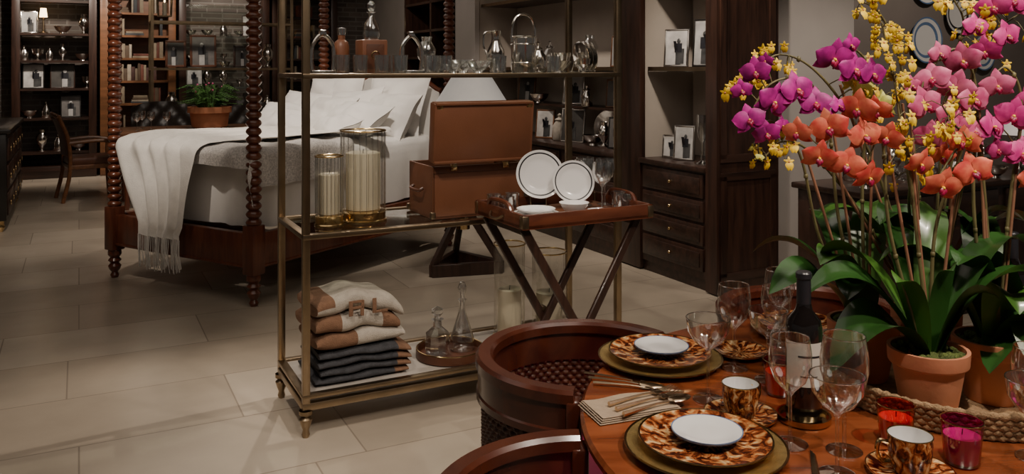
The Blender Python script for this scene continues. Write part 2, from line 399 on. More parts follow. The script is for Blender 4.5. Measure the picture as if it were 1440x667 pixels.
for aa, z, p, n, s in ((-.45, .355, VASE, 'silver_urn', 1.3), (0.0, .355, BOWL, 'silver_bowl', 1.5), (-.2, 1.595, VASE, 'silver_vase', 1), (-.5, 1.595, CUP, 'silver_goblet', 1.6), (.05, 1.595, BOWL, 'silver_bowl', 1.2),
                       (-.2, 1.965, BOWL, 'silver_bowl', 1.3), (.06, 1.965, VASE, 'silver_vase', 1.2), (.1, 1.215, CUP, 'silver_goblet', 1.6), (-.60, .815, BOWL, 'silver_bowl', 1.3), (-.25, .355, JAR, 'silver_jar', 1.3), (-.40, .815, JAR, 'silver_jar', 1.2), (-.66, 1.595, JAR, 'silver_jar', 1.1), (-.36, 1.595, JAR, 'silver_jar', 1.0)):
    lobj(n, p, R(aa, 13.2, z), m_silver, s)
for i, z in enumerate((1.215, 1.595, 1.965)):
    for j in range(5):
        if (i, j) in ((0, 0), (2, 4)): continue
        n, p = random.choice((('silver_vase', VASE), ('silver_bowl', BOWL), ('silver_jar', JAR), ('silver_goblet', CUP)))
        lobj(n, p, R(1.46+j*.23, 13.2, z+.001), m_silver, random.uniform(1.0, 1.25))
for yy, z, p, n, s, m in ((6.15, .834, BOWL, 'silver_bowl', 1.1, m_silver), (6.72, .834, JAR, 'ceramic_jar', 1.3, m_wool_c), (7.4, .834, JAR, 'silver_jar', 1.3, m_silver), (5.98, .834, VASE, 'silver_vase', .9, m_silver), (6.2, 1.504, VASE, 'crystal_vase', 1.2, m_crystal), (6.5, 1.504, BOWL, 'silver_bowl', 1.2, m_silver),
                          (6.9, 1.504, JAR, 'crystal_jar', 1.3, m_crystal), (7.2, 1.504, VASE, 'silver_vase', 1.2, m_silver), (5.6, 1.504, JAR, 'silver_jar', 1.1, m_silver), (7.1, 1.162, BOWL, 'silver_bowl', 1.1, m_silver), (6.25, 1.162, JAR, 'silver_jar', 1.0, m_silver), (7.8, .834, VASE, 'silver_vase', 1.2, m_silver)):
    lobj(n, p, R(3.93, yy, z), m, s)
lobj('crystal_hurricane', TALL, R(3.80, 4.56, .834), m_crystal, .95)
b = RB('oval_silver_tray', 4.12, 6.2, .834, FR+.4)
b.lathe([(0, 0), (.11, 0), (.14, .012), (.145, .012)], (0, 0, .15), m_silver, 40, (pi/2-.15, 0, 0)); b.done()

def candle_lamp(a, bb, z):
    b = RB('candlestick_lamp', a, bb, z)
    b.lathe([(0, 0), (.06, 0), (.06, .01), (.015, .03), (.012, .18), (.03, .2), (.03, .21), (0, .21)], (0, 0, 0), m_brass, 16)
    b.lathe([(.05, .22), (.035, .34)], (0, 0, 0), m_glow, 16); b.lathe([(0, .2), (.01, .22), (.012, .28), (0, .30)], (0, 0, 0), m_wax, 10)
    b.done()
candle_lamp(-.43, 13.12, 1.965); candle_lamp(2.78, 13.16, 1.955)

# ------------------------------------------------------------------ rear table, chairs, rear display shelf
b = RB('library_table', 1.25, 10.1)
b.box(1.9, .95, .045, (0, 0, .80), m_oak, bev=.012); b.box(1.7, .8, .09, (0, 0, .735), m_mahog)
for x in (-.8, .8):
    for y in (-.35, .35): b.lathe([(.02, 0), (.03, .05), (.022, .1), (.04, .3), (.03, .55), (.045, .62), (.045, .74)], (x, y, 0), m_mahog, 14)
b.done()
def armchair(name, a, bb, rz, seatm, wm, H=.95):
    b = RB(name, a, bb, 0, rz)
    b.box(.52, .50, .09, (0, 0, .45), seatm, bev=.03); b.box(.54, .52, .05, (0, 0, .39), wm, bev=.01)
    for x in (-.25, .25):
        b.tube(catmull([(x, -.24, 0), (x, -.22, .3), (x, -.22, .64)]), .02, wm)
        b.tube(catmull([(x, .32, 0), (x, .25, .35), (x, .27, .7), (x, .36, H)]), .022, wm)
        b.tube(catmull([(x, -.26, .65), (x*1.06, -.05, .68), (x, .26, .66)]), .022, wm)
    b.sheet(lambda u, v: ((u-.5)*.48, .27+.09*v*v+.03*(1-(2*u-1)**2), .52+v*(H-.54)), 8, 8, seatm)
    b.sheet(lambda u, v: ((u-.5)*.48, .24+.09*v*v+.03*(1-(2*u-1)**2), .52+v*(H-.54)), 8, 8, seatm)
    b.tube(catmull([(-.25, .36, H), (0, .40, H+.03), (.25, .36, H)]), .025, wm)
    b.done()
armchair('armchair', .12, 10.85, pi*.55, m_leatherd, m_oak)
def wing(a, bb, rz):
    b = RB('tufted_leather_chair', a, bb, 0, rz)
    b.box(.62, .6, .2, (0, 0, .38), m_chair_l, bev=.05)
    for x in (-.34, .34): b.box(.12, .6, .36, (x, 0, .48), m_chair_l, bev=.05)
    b.sheet(lambda u, v: ((u-.5)*.75, .26+.10*v-.08*abs(2*u-1)**2+.02*sin(u*22)*sin(v*16), .45+.62*v-.08*abs(2*u-1)**3*v), 24, 16, m_chair_l)
    b.sheet(lambda u, v: ((u-.5)*.75, .36+.10*v-.08*abs(2*u-1)**2, .45+.62*v-.08*abs(2*u-1)**3*v), 12, 8, m_chair_l)
    for x in (-.28, .28):
        for y in (-.24, .26): b.lathe([(.015, 0), (.025, .28)], (x, y, 0), m_dark, 10)
    b.done()
wing(.95, 11.2, 0); wing(1.9, 11.2, 0)

b = RB('brass_display_shelf', .85, 11.95)
W2, D2 = 1.8, .4
for x in (0, W2):
    for y in (0, D2): b.box(.035, .035, 2.5, (x, y, 1.25), m_brass)
for z in (.2, .85, 1.48, 2.1):
    b.box(W2, .03, .03, (W2/2, 0, z), m_brass); b.box(W2, .03, .03, (W2/2, D2, z), m_brass)
    for x in (0, W2): b.box(.03, D2, .03, (x, D2/2, z), m_brass)
    b.box(W2-.03, D2-.03, .01, (W2/2, D2/2, z+.012), m_pane)
b.done()
for aa, w, h, m, k in ((1.15, .26, .36, m_leatherd, 3), (1.5, .34, .44, m_leatherd, 1), (2.0, .22, .3, m_dark, 3)): frame(aa, 12.1, 1.505, w, h, 0, m, k=k, border=.03)
lobj('silver_vase', VASE, R(2.35, 12.1, 1.505), m_silver, 1.4); lobj('silver_bowl', BOWL, R(1.78, 12.15, 1.505), m_silver, .9)
for i, (aa, p, n) in enumerate(((1.1, VASE, 'silver_vase'), (1.4, BOWL, 'silver_bowl'), (1.7, JAR, 'silver_jar'), (2.05, CUP, 'silver_goblet'), (2.35, JAR, 'silver_jar'))): lobj(n, p, R(aa, 12.12, .875), m_silver, 1.3)
b = RB('hanging_lantern', .92, 11.0, 0)
for t in range(4):
    c, s = cos(pi/4+t*pi/2)*.10, sin(pi/4+t*pi/2)*.10
    b.tube([(c, s, 2.12), (c*1.2, s*1.2, 2.48)], .007, m_brass, 6); b.tube([(c*1.2, s*1.2, 2.48), (0, 0, 2.62)], .007, m_brass, 6)
b.box(.15, .15, .015, (0, 0, 2.12), m_brass); b.tube([(0, 0, 2.62), (0, 0, 3.3)], .006, m_brass, 6)
b.lathe([(0, 2.13), (.025, 2.13), (.025, 2.28), (0, 2.28)], (0, 0, 0), m_wax, 14); b.lathe([(0, 2.28), (.012, 2.30), (0, 2.34)], (0, 0, 0), m_glow, 10); b.done()

b = B('potted_fern', R(1.30, 9.95, .8235))
b.lathe([(0, 0), (.15, 0), (.19, .02), (.21, .17), (.235, .175), (.235, .24), (.21, .24), (.20, .20), (0, .20)], (0, 0, 0), m_terra, 30)
for i in range(110):
    az = random.uniform(0, 2*pi); l = random.uniform(.12, .30); h = random.uniform(.05, .26)
    p = [(.08*cos(az), .08*sin(az), .2), ((.08+l*.4)*cos(az), (.08+l*.4)*sin(az), .22+h), ((.08+l)*cos(az), (.08+l)*sin(az), .22+h*.9)]
    q = catmull(p, 5); b.tube(q, .003, m_fern, 4)
    for k, pt in enumerate(q[2:]):
        w = .035*(1-k/len(q)); pe = Vector((-sin(az), cos(az), 0))
        for sg in (-1, 1):
            b.add([pt, pt+pe*sg*w+Vector((.01*cos(az), .01*sin(az), .004)), pt+pe*sg*w*.8+Vector((.02*cos(az), .02*sin(az), -.004))], [[0, 1, 2]], m_fern)
for i in range(10):
    az = random.uniform(0, 6.28); r = random.uniform(0, .18)
    b.ell(.012, .012, .012, (r*cos(az), r*sin(az), .2+random.uniform(.2, .3)), m_pink, n=4)
b.done()
WG = [(0, 0), (.034, 0), (.034, .003), (.006, .008), (.004, .02), (.004, .09), (.012, .10), (.034, .12), (.042, .15), (.038, .195), (.037, .195), (.040, .15), (.032, .122), (0, .104)]
for aa, bb in ((.55, 9.85), (.7, 10.0), (.62, 10.2), (.85, 9.9)): lobj('wine_glass', WG, R(aa, bb, .8235), m_crystal, 1)

b = RB('chest_of_drawers', -.86, 9.95)
b.box(.55, 2.0, .80, (0, 0, .50), m_black, bev=.01); b.box(.62, 2.1, .04, (0, 0, .92), m_black, bev=.01)
for y in (-.66, 0, .66):
    for z in (.25, .5, .75):
        b.box(.02, .60, .21, (.28, y, z), m_dark, bev=.006)
        for d in (-.18, .18): b.ring(.022, .004, (.30, y+d, z), m_gold, 14, (0, pi/2, 0))
for y in (-.95, .95):
    for x in (-.22, .22): b.lathe([(.02, 0), (.04, .04), (.03, .08), (.04, .11)], (x, y, 0), m_gold, 12)
b.done()
lobj('silver_vase', VASE, R(-.8, 9.6, .9405), m_silver, 1.4)
lobj('silver_bowl', BOWL, R(-.8, 9.15, .9405), m_silver, 1.2)

# ------------------------------------------------------------------ bed
W, L = 1.42, 2.12
bed = B('four_poster_bed', (-2.84, 6.05, 0), radians(-31))
leg = [(0, 0), (.022, 0), (.03, .02), (.02, .04), (.036, .06), (.044, .085), (.028, .105), (.045, .125), (.03, .145), (.046, .165), (.046, .19), (.04, .205)]
bead = []
z = .5
while z < 2.75:
    for k in range(6): bead.append((.030+.020*sin(pi*k/6), z+.052*k/6))
    z += .052
bead.append((.03, z))
for x, y in ((0, 0), (W, 0), (0, L), (W, L)):
    bed.lathe(leg, (x, y, 0), m_mahog, 18)
    bed.box(.10, .10, .31, (x, y, .355), m_mahog, bev=.008)
    bed.lathe(bead, (x, y, 0), m_mahog, 16)
for y in (0, L):
    bed.box(W-.08, .05, .22, (W/2, y, .345), m_mahog, bev=.006)
    bed.box(W-.08, .06, .02, (W/2, y, .245), m_mahog, bev=.006)
    bed.tube([(0, y, 2.72), (W, y, 2.72)], .025, m_mahog)
for x in (0, W):
    bed.box(.05, L-.08, .22, (x, L/2, .345), m_mahog, bev=.006)
    bed.box(.06, L-.08, .02, (x, L/2, .245), m_mahog, bev=.006)
    bed.tube([(x, 0, 2.72), (x, L, 2.72)], .025, m_mahog)
for i in range(7): bed.box(W-.06, .08, .02, (W/2, .2+i*.29, .42), m_oak)
def htop(u): return 1.32+.10*cos((u-.5)*pi)+.03*cos((u-.5)*6*pi)
for off in (-.045, .015):
    bed.sheet(lambda u, v: (.07+u*(W-.14), L+off-.02*sin(pi*v)*sin(pi*u)*(1 if off < 0 else -1), .5+v*(htop(u)-.5)), 30, 10, m_white)
bed.tube([(.07+u/30*(W-.14), L-.02, htop(u/30)+.01) for u in range(31)], .022, m_mahog)
bed.done()

bd = B('duvet', (-2.84, 6.05, 0), radians(-31))
prof = [(.985, .47), (.99, .55), (1.0, .68), (1.005, .78), (1.0, .85), (.985, .90), (.955, .93), (.9, .945), (.8, .95), (.65, .955), (.5, .955), (.35, .955), (.2, .955), (0.001, .955)]
def duv(u, v):
    th = 2*pi*u; n = len(prof)-1; f = v*n; i = min(int(f), n-1); t = f-i
    s_ = prof[i][0]*(1-t)+prof[i+1][0]*t; zz = prof[i][1]*(1-t)+prof[i+1][1]*t
    c, s = cos(th), sin(th); e = 2/7
    x = abs(c)**e*(1 if c > 0 else -1); y = abs(s)**e*(1 if s > 0 else -1)
    X = W/2+x*(W/2-.005)*s_; Y = L/2+.01+y*(L/2-.055)*s_
    low = max(0, (.9-zz)/.45)
    wv = .014*sin(X*34+2*sin(Y*3))*low if abs(y) > .95 else .014*sin(Y*30+2*sin(X*5))*low
    X += wv*x; Y += wv*y
    zz += .035*noise.noise(Vector((X*2.6, Y*2.6, 0)))*(1-low)+.016*noise.noise(Vector((X*9, Y*9, 3)))
    return (X, Y, zz)
bd.sheet(duv, 220, 39, m_white); bd.done(80)

def fold(d, r=.06):
    if d <= 0: return (d, 0)
    if d < pi*r/2: return (r*sin(d/r), -r*(1-cos(d/r)))
    return (r, -r-(d-pi*r/2))
bt = B('knitted_throw', (-2.84, 6.05, 0), radians(-31))
def thr(u, v):
    d = -1.25+1.93*v
    q, dz = fold(d, .07)
    hang = max(0, d)
    wd = .88-.44*min(1, hang/.65)
    x = .10+.28*min(1, hang/.6)+u*wd + .45*max(0, -d)
    x = min(x, W-.02+.1*u)
    f = sin(u*30+1.6*sin(v*5)+noise.noise(Vector((u*4, v*3, 1)))*3.5)
    f2 = noise.noise(Vector((u*9, v*5, 7)))
    y = .01-q; zz = 1.005+dz
    if d > 0: y -= .020*f+.014*f2+.034; zz += .01*f
    else: zz += .014*f+.03*noise.noise(Vector((u*5, v*7, 5)))+.022
    return (x, y, zz)
bt.sheet(thr, 80, 70, m_throw)
for i in range(80):
    p = Vector(thr(i/79, 1)); j = random.uniform(-.02, .02)
    bt.tube([p, p+Vector((j*.3, random.uniform(-.01, .004), -.09)), p+Vector((j+.02, random.uniform(-.015, .004), -random.uniform(.18, .23)))], .0022, m_throw, 4)
bt.done(80)
bg = B('sequin_blanket', (-2.84, 6.05, 0), radians(-31))
def gry(u, v):
    d = -.62+.90*u; e = .90-1.06*v
    q, dz = fold(d, .06); q2, dz2 = fold(-e, .06)
    x = W-.05+q; y = .02-q2
    f = sin(v*26+noise.noise(Vector((u*3, v*3, 2)))*3)
    zz = .990+dz+dz2+.006*f+.012*noise.noise(Vector((u*5, v*5, 8)))
    if d > 0: x += .014*f+.018
    if e < 0: y -= .012*sin(u*24)+.012
    return (x, y, zz)
bg.sheet(gry, 60, 60, m_grey); bg.done(80)
bp = B('pile_of_pillows', (-2.84, 6.05, 0), radians(-31))
k = 0
for x, y, z, w, h, t, rx, rz in ((.34, 1.90, 1.17, .62, .54, .22, 1.28, .03), (1.02, 1.90, 1.17, .64, .56, .22, 1.25, -.03), (.24, 1.66, 1.10, .58, .42, .24, 1.0, .14), (.70, 1.70, 1.12, .62, .46, .24, 1.05, -.05), (1.14, 1.66, 1.10, .56, .44, .24, .98, -.18),
                                 (.26, 1.38, 1.06, .56, .38, .24, .60, .22), (.66, 1.46, 1.10, .52, .38, .22, .80, -.14), (1.04, 1.36, 1.08, .62, .42, .25, .62, -.24), (.56, 1.18, 1.05, .48, .32, .20, .42, .18), (1.10, 1.08, 1.04, .46, .32, .19, .35, -.5)):
    bp.pillow(w, h, t, (x, y, z), (rx, (k % 3-1)*.08, rz), m_white, seed=k*3.1, flange=.08 if k % 2 else 0); k += 1
bp.done(80)

b = B('side_table', (-.36, 6.25, 0), radians(15))
b.lathe([(0, .70), (.27, .70), (.28, .71), (.28, .73), (.27, .74), (0, .74)], (0, 0, 0), m_dark, 32)
pts = [(.30*cos(radians(90+120*i)), .30*sin(radians(90+120*i))) for i in range(3)]
for i in range(3):
    x, y = pts[i]; x2, y2 = pts[(i+1) % 3]
    b.bar((x, y, .045), (x2, y2, .045), .045, .09, m_dark, .004)
    b.bar((x*.95, y*.95, .08), (-x*.45, -y*.45, .70), .04, .05, m_dark, .004)
b.lathe([(0, .3), (.05, .31), (.05, .39), (0, .40)], (0, 0, 0), m_gold, 14)
b.done()
b = B('table_lamp', (-.30, 6.28, .7405))
b.lathe([(0, 0), (.09, 0), (.09, .015), (.03, .03), (.025, .08), (.07, .15), (.085, .24), (.05, .33), (.015, .37), (.012, .62), (0, .62)], (0, 0, 0), m_brass, 24)
b.lathe([(.30, .45), (.13, .72), (.126, .72), (.296, .45)], (0, 0, 0), m_shade, 36)
b.tube([(-.12, 0, .70), (.12, 0, .70)], .003, m_brass)
b.done()

# ------------------------------------------------------------------ foreground etagere
EL, ED = 1.517, .463
b = RB('brass_etagere', .819, 3.436)
PX = (0, EL); PY = (0, ED)
for x in PX:
    for y in PY:
        b.box(.030, .030, 2.3, (x, y, 1.26), m_brass, bev=.003)
        b.lathe([(0, 0), (.012, 0), (.017, .012), (.012, .03), (.02, .05), (.027, .075), (.016, .085), (.028, .095), (.028, .11)], (x, y, 0), m_brass, 16)
for z, h in ((.125, .03), (.165, .018), (.812, .022), (1.465, .02), (2.1, .02)):
    for y in PY: b.box(EL+.03, .034, h, (EL/2, y, z), m_brass, bev=.003)
    for x in PX: b.box(.034, ED, h, (x, ED/2, z), m_brass, bev=.003)
b.box(EL-.03, ED-.03, .022, (EL/2, ED/2, .153), m_stone)
for z in (.812, 1.466, 2.1): b.box(EL-.03, ED-.03, .012, (EL/2, ED/2, z), m_pane)
b.done()
zt, zm, zb = 1.4735, .8195, .1655

b = RB('leather_case', 1.404, 3.52, zm+.001)
w, d, h = .461, .30, .235
for x in (.006, w-.006): b.box(.012, d, h, (x, d/2, h/2), m_leather, bev=.003)
for y in (.006, d-.006): b.box(w, .012, h, (w/2, y, h/2), m_leather, bev=.003)
b.box(w, d, .012, (w/2, d/2, .006), m_leatherd)
b.box(w+.02, .012, .265, (w/2-.002, -.052, h+.155), m_leather, (.10, 0, 0), bev=.004)
for zz, dz in ((h+.025, 0), (h+.285, 0)): b.box(w+.02, .06, .012, (w/2-.002, -.024-(zz-h)*.09, zz), m_leather, (.1, 0, 0), bev=.003)
for x in (-.012, w+.008): b.box(.012, .06, .265, (x+.002, -.028, h+.155), m_leather, (.10, 0, 0), bev=.003)
for x in (0, w):
    for y in (0, d): b.box(.022, .022, .03, (x, y, .018), m_brass, bev=.003)
    b.box(.03, .006, .03, (x+(.008 if x == 0 else -.008), -.068, h+.275), m_gold, (.1, 0, 0), bev=.002)
b.tube(catmull([(-.01, .09, .13), (-.03, .1, .12), (-.03, .2, .12), (-.01, .21, .13)]), .007, m_leatherd)
for x in (.1, .36): b.box(.03, .01, .03, (x, -.006, h-.005), m_gold, bev=.002)
b.box(w, .003, .004, (w/2, -.001, h-.03), m_leatherd)
b.done()

def hurricane(a, bb, z, r, h, ch, ribs=True):
    b = RB('hurricane_candle', a, bb, z)
    b.lathe([(0, 0), (r*1.08, 0), (r*1.08, .008), (r*1.02, .012), (r*1.02, .04), (r*1.06, .045), (r*.9, .05), (0, .05)], (0, 0, 0), m_gold, 40)
    b.lathe([(r, .045), (r, h)], (0, 0, 0), m_hglass, 40)
    b.lathe([(0, .052), (r*.76, .052), (r*.78, .06), (r*.78, ch), (r*.65, ch+.005), (0, ch-.004)], (0, 0, 0), m_wax, 32)
    b.tube([(0, 0, ch-.005), (.002, 0, ch+.018)], .0018, m_blk, 5)
    if ribs:
        for i in range(22):
            t = 2*pi*i/22; b.tube([(r*1.01*cos(t), r*1.01*sin(t), .04), (r*1.01*cos(t), r*1.01*sin(t), h)], .0016, m_crystal, 5)
    b.ring(r*1.01, .004, (0, 0, h), m_gold, 40)
    b.done()
hurricane(1.127, 3.66, zm, .098, .40, .30)
hurricane(.958, 3.60, zm, .058, .30, .22)
hurricane(1.859, 3.66, zb, .075, .48, .26, ribs=False)
hurricane(2.08, 3.66, zb, .085, .42, .22, ribs=False)

def folded(name, a, bb, z, w, d, h, layers, fn, rz=0, sag=.02, amp=1):
    b = RB(name, a, bb, z, rz); lh = h/layers
    for k in range(layers):
        ww = w*(1-.03*(k % 2)); ox = random.uniform(-.012, .012)
        def f(u, v, k=k, ww=ww, ox=ox):
            t = 2*pi*v; c, s = cos(t), sin(t)
            y = (abs(c)**.5)*(1 if c > 0 else -1)*d/2; zz = (abs(s)**.7)*(1 if s > 0 else -1)*lh*.53
            x = (u-.5)*ww+ox
            e = 1-(abs(2*u-1)**8)*.4
            nz_ = noise.noise(Vector((x*5, y*5, k*3.3)))*amp
            up = 0 if k == 0 and s < 0 else 1
            return (x+.01*amp*noise.noise(Vector((y*7, k*2.1, x*3))), y*(.97+.03*sin(u*6+k))+.010*nz_, (lh*(k+.5)+zz*e)+up*(.012*nz_+.004*sin(x*40+k)*amp-sag*((k+.5)/layers)*abs(2*u-1)**2*(1.0+.6*(2*u-1))))
        b.sheet(f, 40, 32, None, matfn=lambda u, v, k=k: fn(u, v, k))
        for e_ in (0, 1):
            pl = [f(e_, j/32) for j in range(32)]
            b.add(pl, [list(range(32))], fn(e_, 0, k))
    return b
b = folded('folded_wool_blanket', 1.09, 3.66, zb+.001, .41, .33, .135, 4, lambda u, v, k: m_wool_d if u < .84 else m_wool_b, 0, .012, .6); b.done(60)
def striped(u, v, k):
    if k == 0: return m_wool_b if u < .46 else m_wool_c
    if k == 1: return m_wool_b if u < .30 or u > .8 else m_wool_c
    return m_wool_c if u > .2 or v > .5 else m_wool_b
b = folded('monogram_wool_blanket', 1.065, 3.655, zb+.139, .39, .30, .235, 3, striped, .05, .050, 1.3)
for sx, pts_ in ((-.05, [(0, 0, .018, .085), (.03, .035, .05, .016), (.03, .002, .05, .016), (.052, .018, .014, .045), (.05, -.025, .016, .045)]), (.055, [(0, 0, .018, .085), (.03, -.036, .06, .016)])):
    for dx, dz, ww, hh in pts_: b.box(ww, .006, hh*.75, (sx+dx, -.160, .175+dz*.75), m_wool_b, bev=.002)
b.done(60)

b = RB('round_wood_tray', 1.53, 3.62, zb)
b.lathe([(0, 0), (.15, 0), (.158, .005), (.158, .04), (.148, .04), (.146, .012), (0, .012)], (0, 0, 0), m_leatherd, 40)
b.ring(.153, .004, (0, 0, .04), m_gold, 40); b.done()
b = RB('crystal_decanter', 1.467, 3.62, zb+.0125)
b.lathe([(0, 0), (.045, 0), (.056, .01), (.06, .06), (.055, .10), (.022, .13), (.020, .155), (.03, .165), (.018, .165), (.016, .13), (0, .12)], (0, 0, 0), m_crystal, 10)
b.lathe([(0, .165), (.014, .17), (.014, .18), (.028, .195), (.028, .21), (0, .225)], (0, 0, 0), m_crystal, 8); b.done(20)
b = RB('glass_decanter', 1.60, 3.64, zb+.0125)
b.lathe([(0, 0), (.05, 0), (.058, .012), (.055, .06), (.035, .12), (.016, .18), (.014, .22), (.022, .235), (.012, .235)], (0, 0, 0), m_crystal, 28)
b.lathe([(0, .235), (.012, .24), (.014, .26), (.022, .29), (.012, .315), (0, .32)], (0, 0, 0), m_crystal, 20); b.done()

def stirrup(a, h=.18, w=.10):
    b = RB('stirrup_bookend', a, 3.65, zt)
    b.box(w*1.1, .07, .014, (0, 0, .007), m_silver, bev=.003)
    P = [(-w/2*.9, 0, .014), (-w/2, 0, h*.35), (-w/2*.85, 0, h*.7), (0, 0, h*.95), (w/2*.85, 0, h*.7), (w/2, 0, h*.35), (w/2*.9, 0, .014)]
    b.tube(catmull(P, 8), .009, m_silver, 10)
    b.box(.03, .02, .03, (0, 0, h*.98), m_silver, bev=.004)
    b.done()
stirrup(.944); stirrup(1.352)
b = RB('leather_flask', 1.035, 3.68, zt)
b.lathe([(0, 0), (.030, 0), (.034, .01), (.034, .12), (.028, .14), (.016, .15), (.016, .175), (0, .175)], (0, 0, 0), m_leather, 20)
b.lathe([(0, .17), (.018, .17), (.02, .2), (0, .205)], (0, 0, 0), m_silver, 16); b.done()
for aa, bb in ((1.085, 3.56), (1.255, 3.53), (1.262, 3.63), (1.17, 3.53), (1.27, 3.76), (2.02, 3.51), (1.74, 3.53), (1.0, 3.55), (1.40, 3.53), (1.48, 3.56)): lobj('crystal_tumbler', TUM, R(aa, bb, zt), m_crystal, .95, seg=12)
b = RB('leather_decanter_box', 1.165, 3.66, zt)
b.box(.115, .115, .15, (0, 0, .075), m_leather, bev=.006); b.box(.08, .004, .11, (0, -.059, .075), m_leatherd, bev=.001)
b.ring(.018, .003, (0, -.062, .08), m_gold, 16, (pi/2, 0, 0))
b.lathe([(0, .15), (.035, .15), (.04, .17), (.035, .22), (.014, .25), (.014, .27), (.022, .275), (0, .275)], (0, 0, 0), m_crystal, 10)
b.ell(.02, .02, .024, (0, 0, .30), m_crystal, n=5); b.done()
lobj('crystal_dish', BOWL, R(1.655, 3.58, zt), m_crystal, .72)
lobj('crystal_dish', BOWL, R(1.56, 3.66, zt), m_crystal, .55); lobj('crystal_dish', BOWL, R(1.66, 3.77, zt), m_crystal, .8)
lobj('crystal_vase', VASE, R(1.46, 3.74, zt), m_crystal, .75)
b = RB('silver_pitcher', 1.795, 3.68, zt)
b.lathe([(0, 0), (.03, 0), (.032, .01), (.028, .02), (.045, .07), (.04, .11), (.022, .15), (.02, .18), (.03, .205), (.028, .205), (.018, .18)], (0, 0, 0), m_silver, 26)
b.tube(catmull([(-.028, 0, .2), (-.06, 0, .19), (-.065, 0, .13), (-.042, 0, .08)]), .005, m_silver); b.done()
b = RB('ice_bucket', 1.925, 3.64, zt)
b.lathe([(0, 0), (.058, 0), (.06, .006), (.060, .17), (.066, .176), (.062, .18), (.056, .176), (.054, .01), (0, .01)], (0, 0, 0), m_silver, 36)
for z in (.05, .14): b.ring(.061, .003, (0, 0, z), m_silver, 36)
b.tube(catmull([(-.064, 0, .15), (-.062, 0, .22), (-.04, 0, .27), (0, 0, .285), (.04, 0, .27), (.062, 0, .22), (.064, 0, .15)]), .006, m_silver)
b.done()
lobj('silver_bowl', BOWL, R(2.10, 3.60, zt), m_silver, .72); lobj('silver_goblet', CUP, R(2.17, 3.70, zt), m_silver, 1.0); lobj('silver_goblet', CUP, R(2.03, 3.74, zt), m_silver, .8)
lobj('silver_jar', JAR, R(2.10, 3.81, zt), m_silver, .85); lobj('silver_goblet', CUP, R(2.18, 3.50, zt), m_silver, .7)
def plate(name, loc, r, rims, rot=(0, 0, 0), rz=0, h=.014, easel=False):
    b = B(name, loc, rz)
    prof = lambda f: h*.25 if f < .62 else h*(.25+.75*((f-.62)/.38)**.8)
    fr = 0
    for fe, m in rims:
        n = 5; P = []
        for i in range(n+1):
            f = fr+(fe-fr)*i/n; P.append((f*r, prof(f)+.003))
        b.lathe(P, (0, 0, 0), m, 48, rot); fr = fe
    b.lathe([(r, h+.003), (r*1.003, h+.0015), (r*.98, h-.002), (r*.62, 0), (0, 0)], (0, 0, 0), rims[-1][1], 48, rot)
    if easel:
        zl = -easel
        for x in (-.035, .035):
            b.tube(catmull([(x, -.045, zl+.02), (x, -.04, zl+.004), (x, .02, zl+.004), (x, .045, zl+.05), (x*.7, .03, zl+.12)]), .0028, m_brass, 6)
        b.tube([(-.035, .02, zl+.004), (.035, .02, zl+.004)], .0028, m_brass, 6)
    return b.done(50)
b = RB('plate_rack', 2.262, 3.64, zt)
for x in (-.02, .005, .03):
    b.lathe([(0, 0), (.055, 0), (.075, .01), (.075, .013), (.05, .006), (0, .006)], (x, 0, .082), m_silver, 30, (0, pi/2-.15, 0))
b.tube([(-.05, -.04, .005), (.05, -.04, .005)], .004, m_silver); b.tube([(-.05, .04, .005), (.05, .04, .005)], .004, m_silver)
for x in (-.04, .05): b.tube(catmull([(x, -.04, .005), (x, 0, .06), (x, .04, .005)]), .003, m_silver)
b.done()

# ------------------------------------------------------------------ butler tray stand
TA, TB_, TZ = 1.559, 2.952, .855
b = RB('butler_tray_table', TA, TB_)
tw, td = .63, .45
b.box(tw, td, .015, (tw/2, td/2, TZ+.008), m_trayw)
b.box(tw-.06, td-.06, .003, (tw/2, td/2, TZ+.0165), m_leather)
for y in (.009, td-.009): b.box(tw, .018, .06, (tw/2, y, TZ+.03), m_trayw, bev=.004)
for x in (.009, tw-.009):
    b.box(.018, td, .06, (x, td/2, TZ+.03), m_trayw, bev=.004)
    b.tube(catmull([(x, td/2-.11, TZ+.055), (x, td/2-.07, TZ+.085), (x, td/2+.07, TZ+.085), (x, td/2+.11, TZ+.055)]), .010, m_trayw)
    sx = -1 if x < .1 else 1
    b.tube(catmull([(x+sx*.012, td/2-.06, TZ+.035), (x+sx*.03, td/2-.03, TZ+.02), (x+sx*.03, td/2+.03, TZ+.02), (x+sx*.012, td/2+.06, TZ+.035)]), .005, m_brass)
for x in (0, tw):
    for y in (0, td): b.box(.03, .03, .05, (x+(.012 if x == 0 else -.012), y+(.012 if y == 0 else -.012), TZ+.03), m_brass, bev=.003)
for y, o in ((.05, 0), (td-.05, 0)):
    y2 = y+(.022 if y < .2 else -.022)
    b.bar((.03, y, TZ-.005), (tw-.10, y, .0), .02, .036, m_dark, .004)
    b.bar((tw-.03, y2, TZ-.005), (.10, y2, .0), .02, .036, m_dark, .004)
    b.lathe([(0, -.015), (.012, -.014), (.012, .014), (0, .015)], (tw/2, y, .41), m_brass, 12, (pi/2, 0, 0))
for x, z, y0, y1 in ((.045, TZ-.02, .05, td-.05), (tw-.045, TZ-.02, .07, td-.07), (tw-.13, .06, .05, td-.05), (.13, .06, .07, td-.07), (.18, .16, .07, td-.07), (tw-.18, .16, .05, td-.05)):
    b.bar((x, y0, z), (x, y1, z), .022, .03, m_dark, .004)
b.done()
tz = TZ+.0185
WB = [(.60, m_china), (.84, m_china), (.90, m_blk), (1, m_china)]
plate('dinner_plate', R(1.835, 3.315, tz+.148), .108, WB, (pi/2-.22, 0, 0), ROOM-.35, easel=.148)
plate('dinner_plate', R(1.955, 3.225, tz+.118), .094, WB, (pi/2-.25, 0, 0), ROOM-.35, easel=.118)
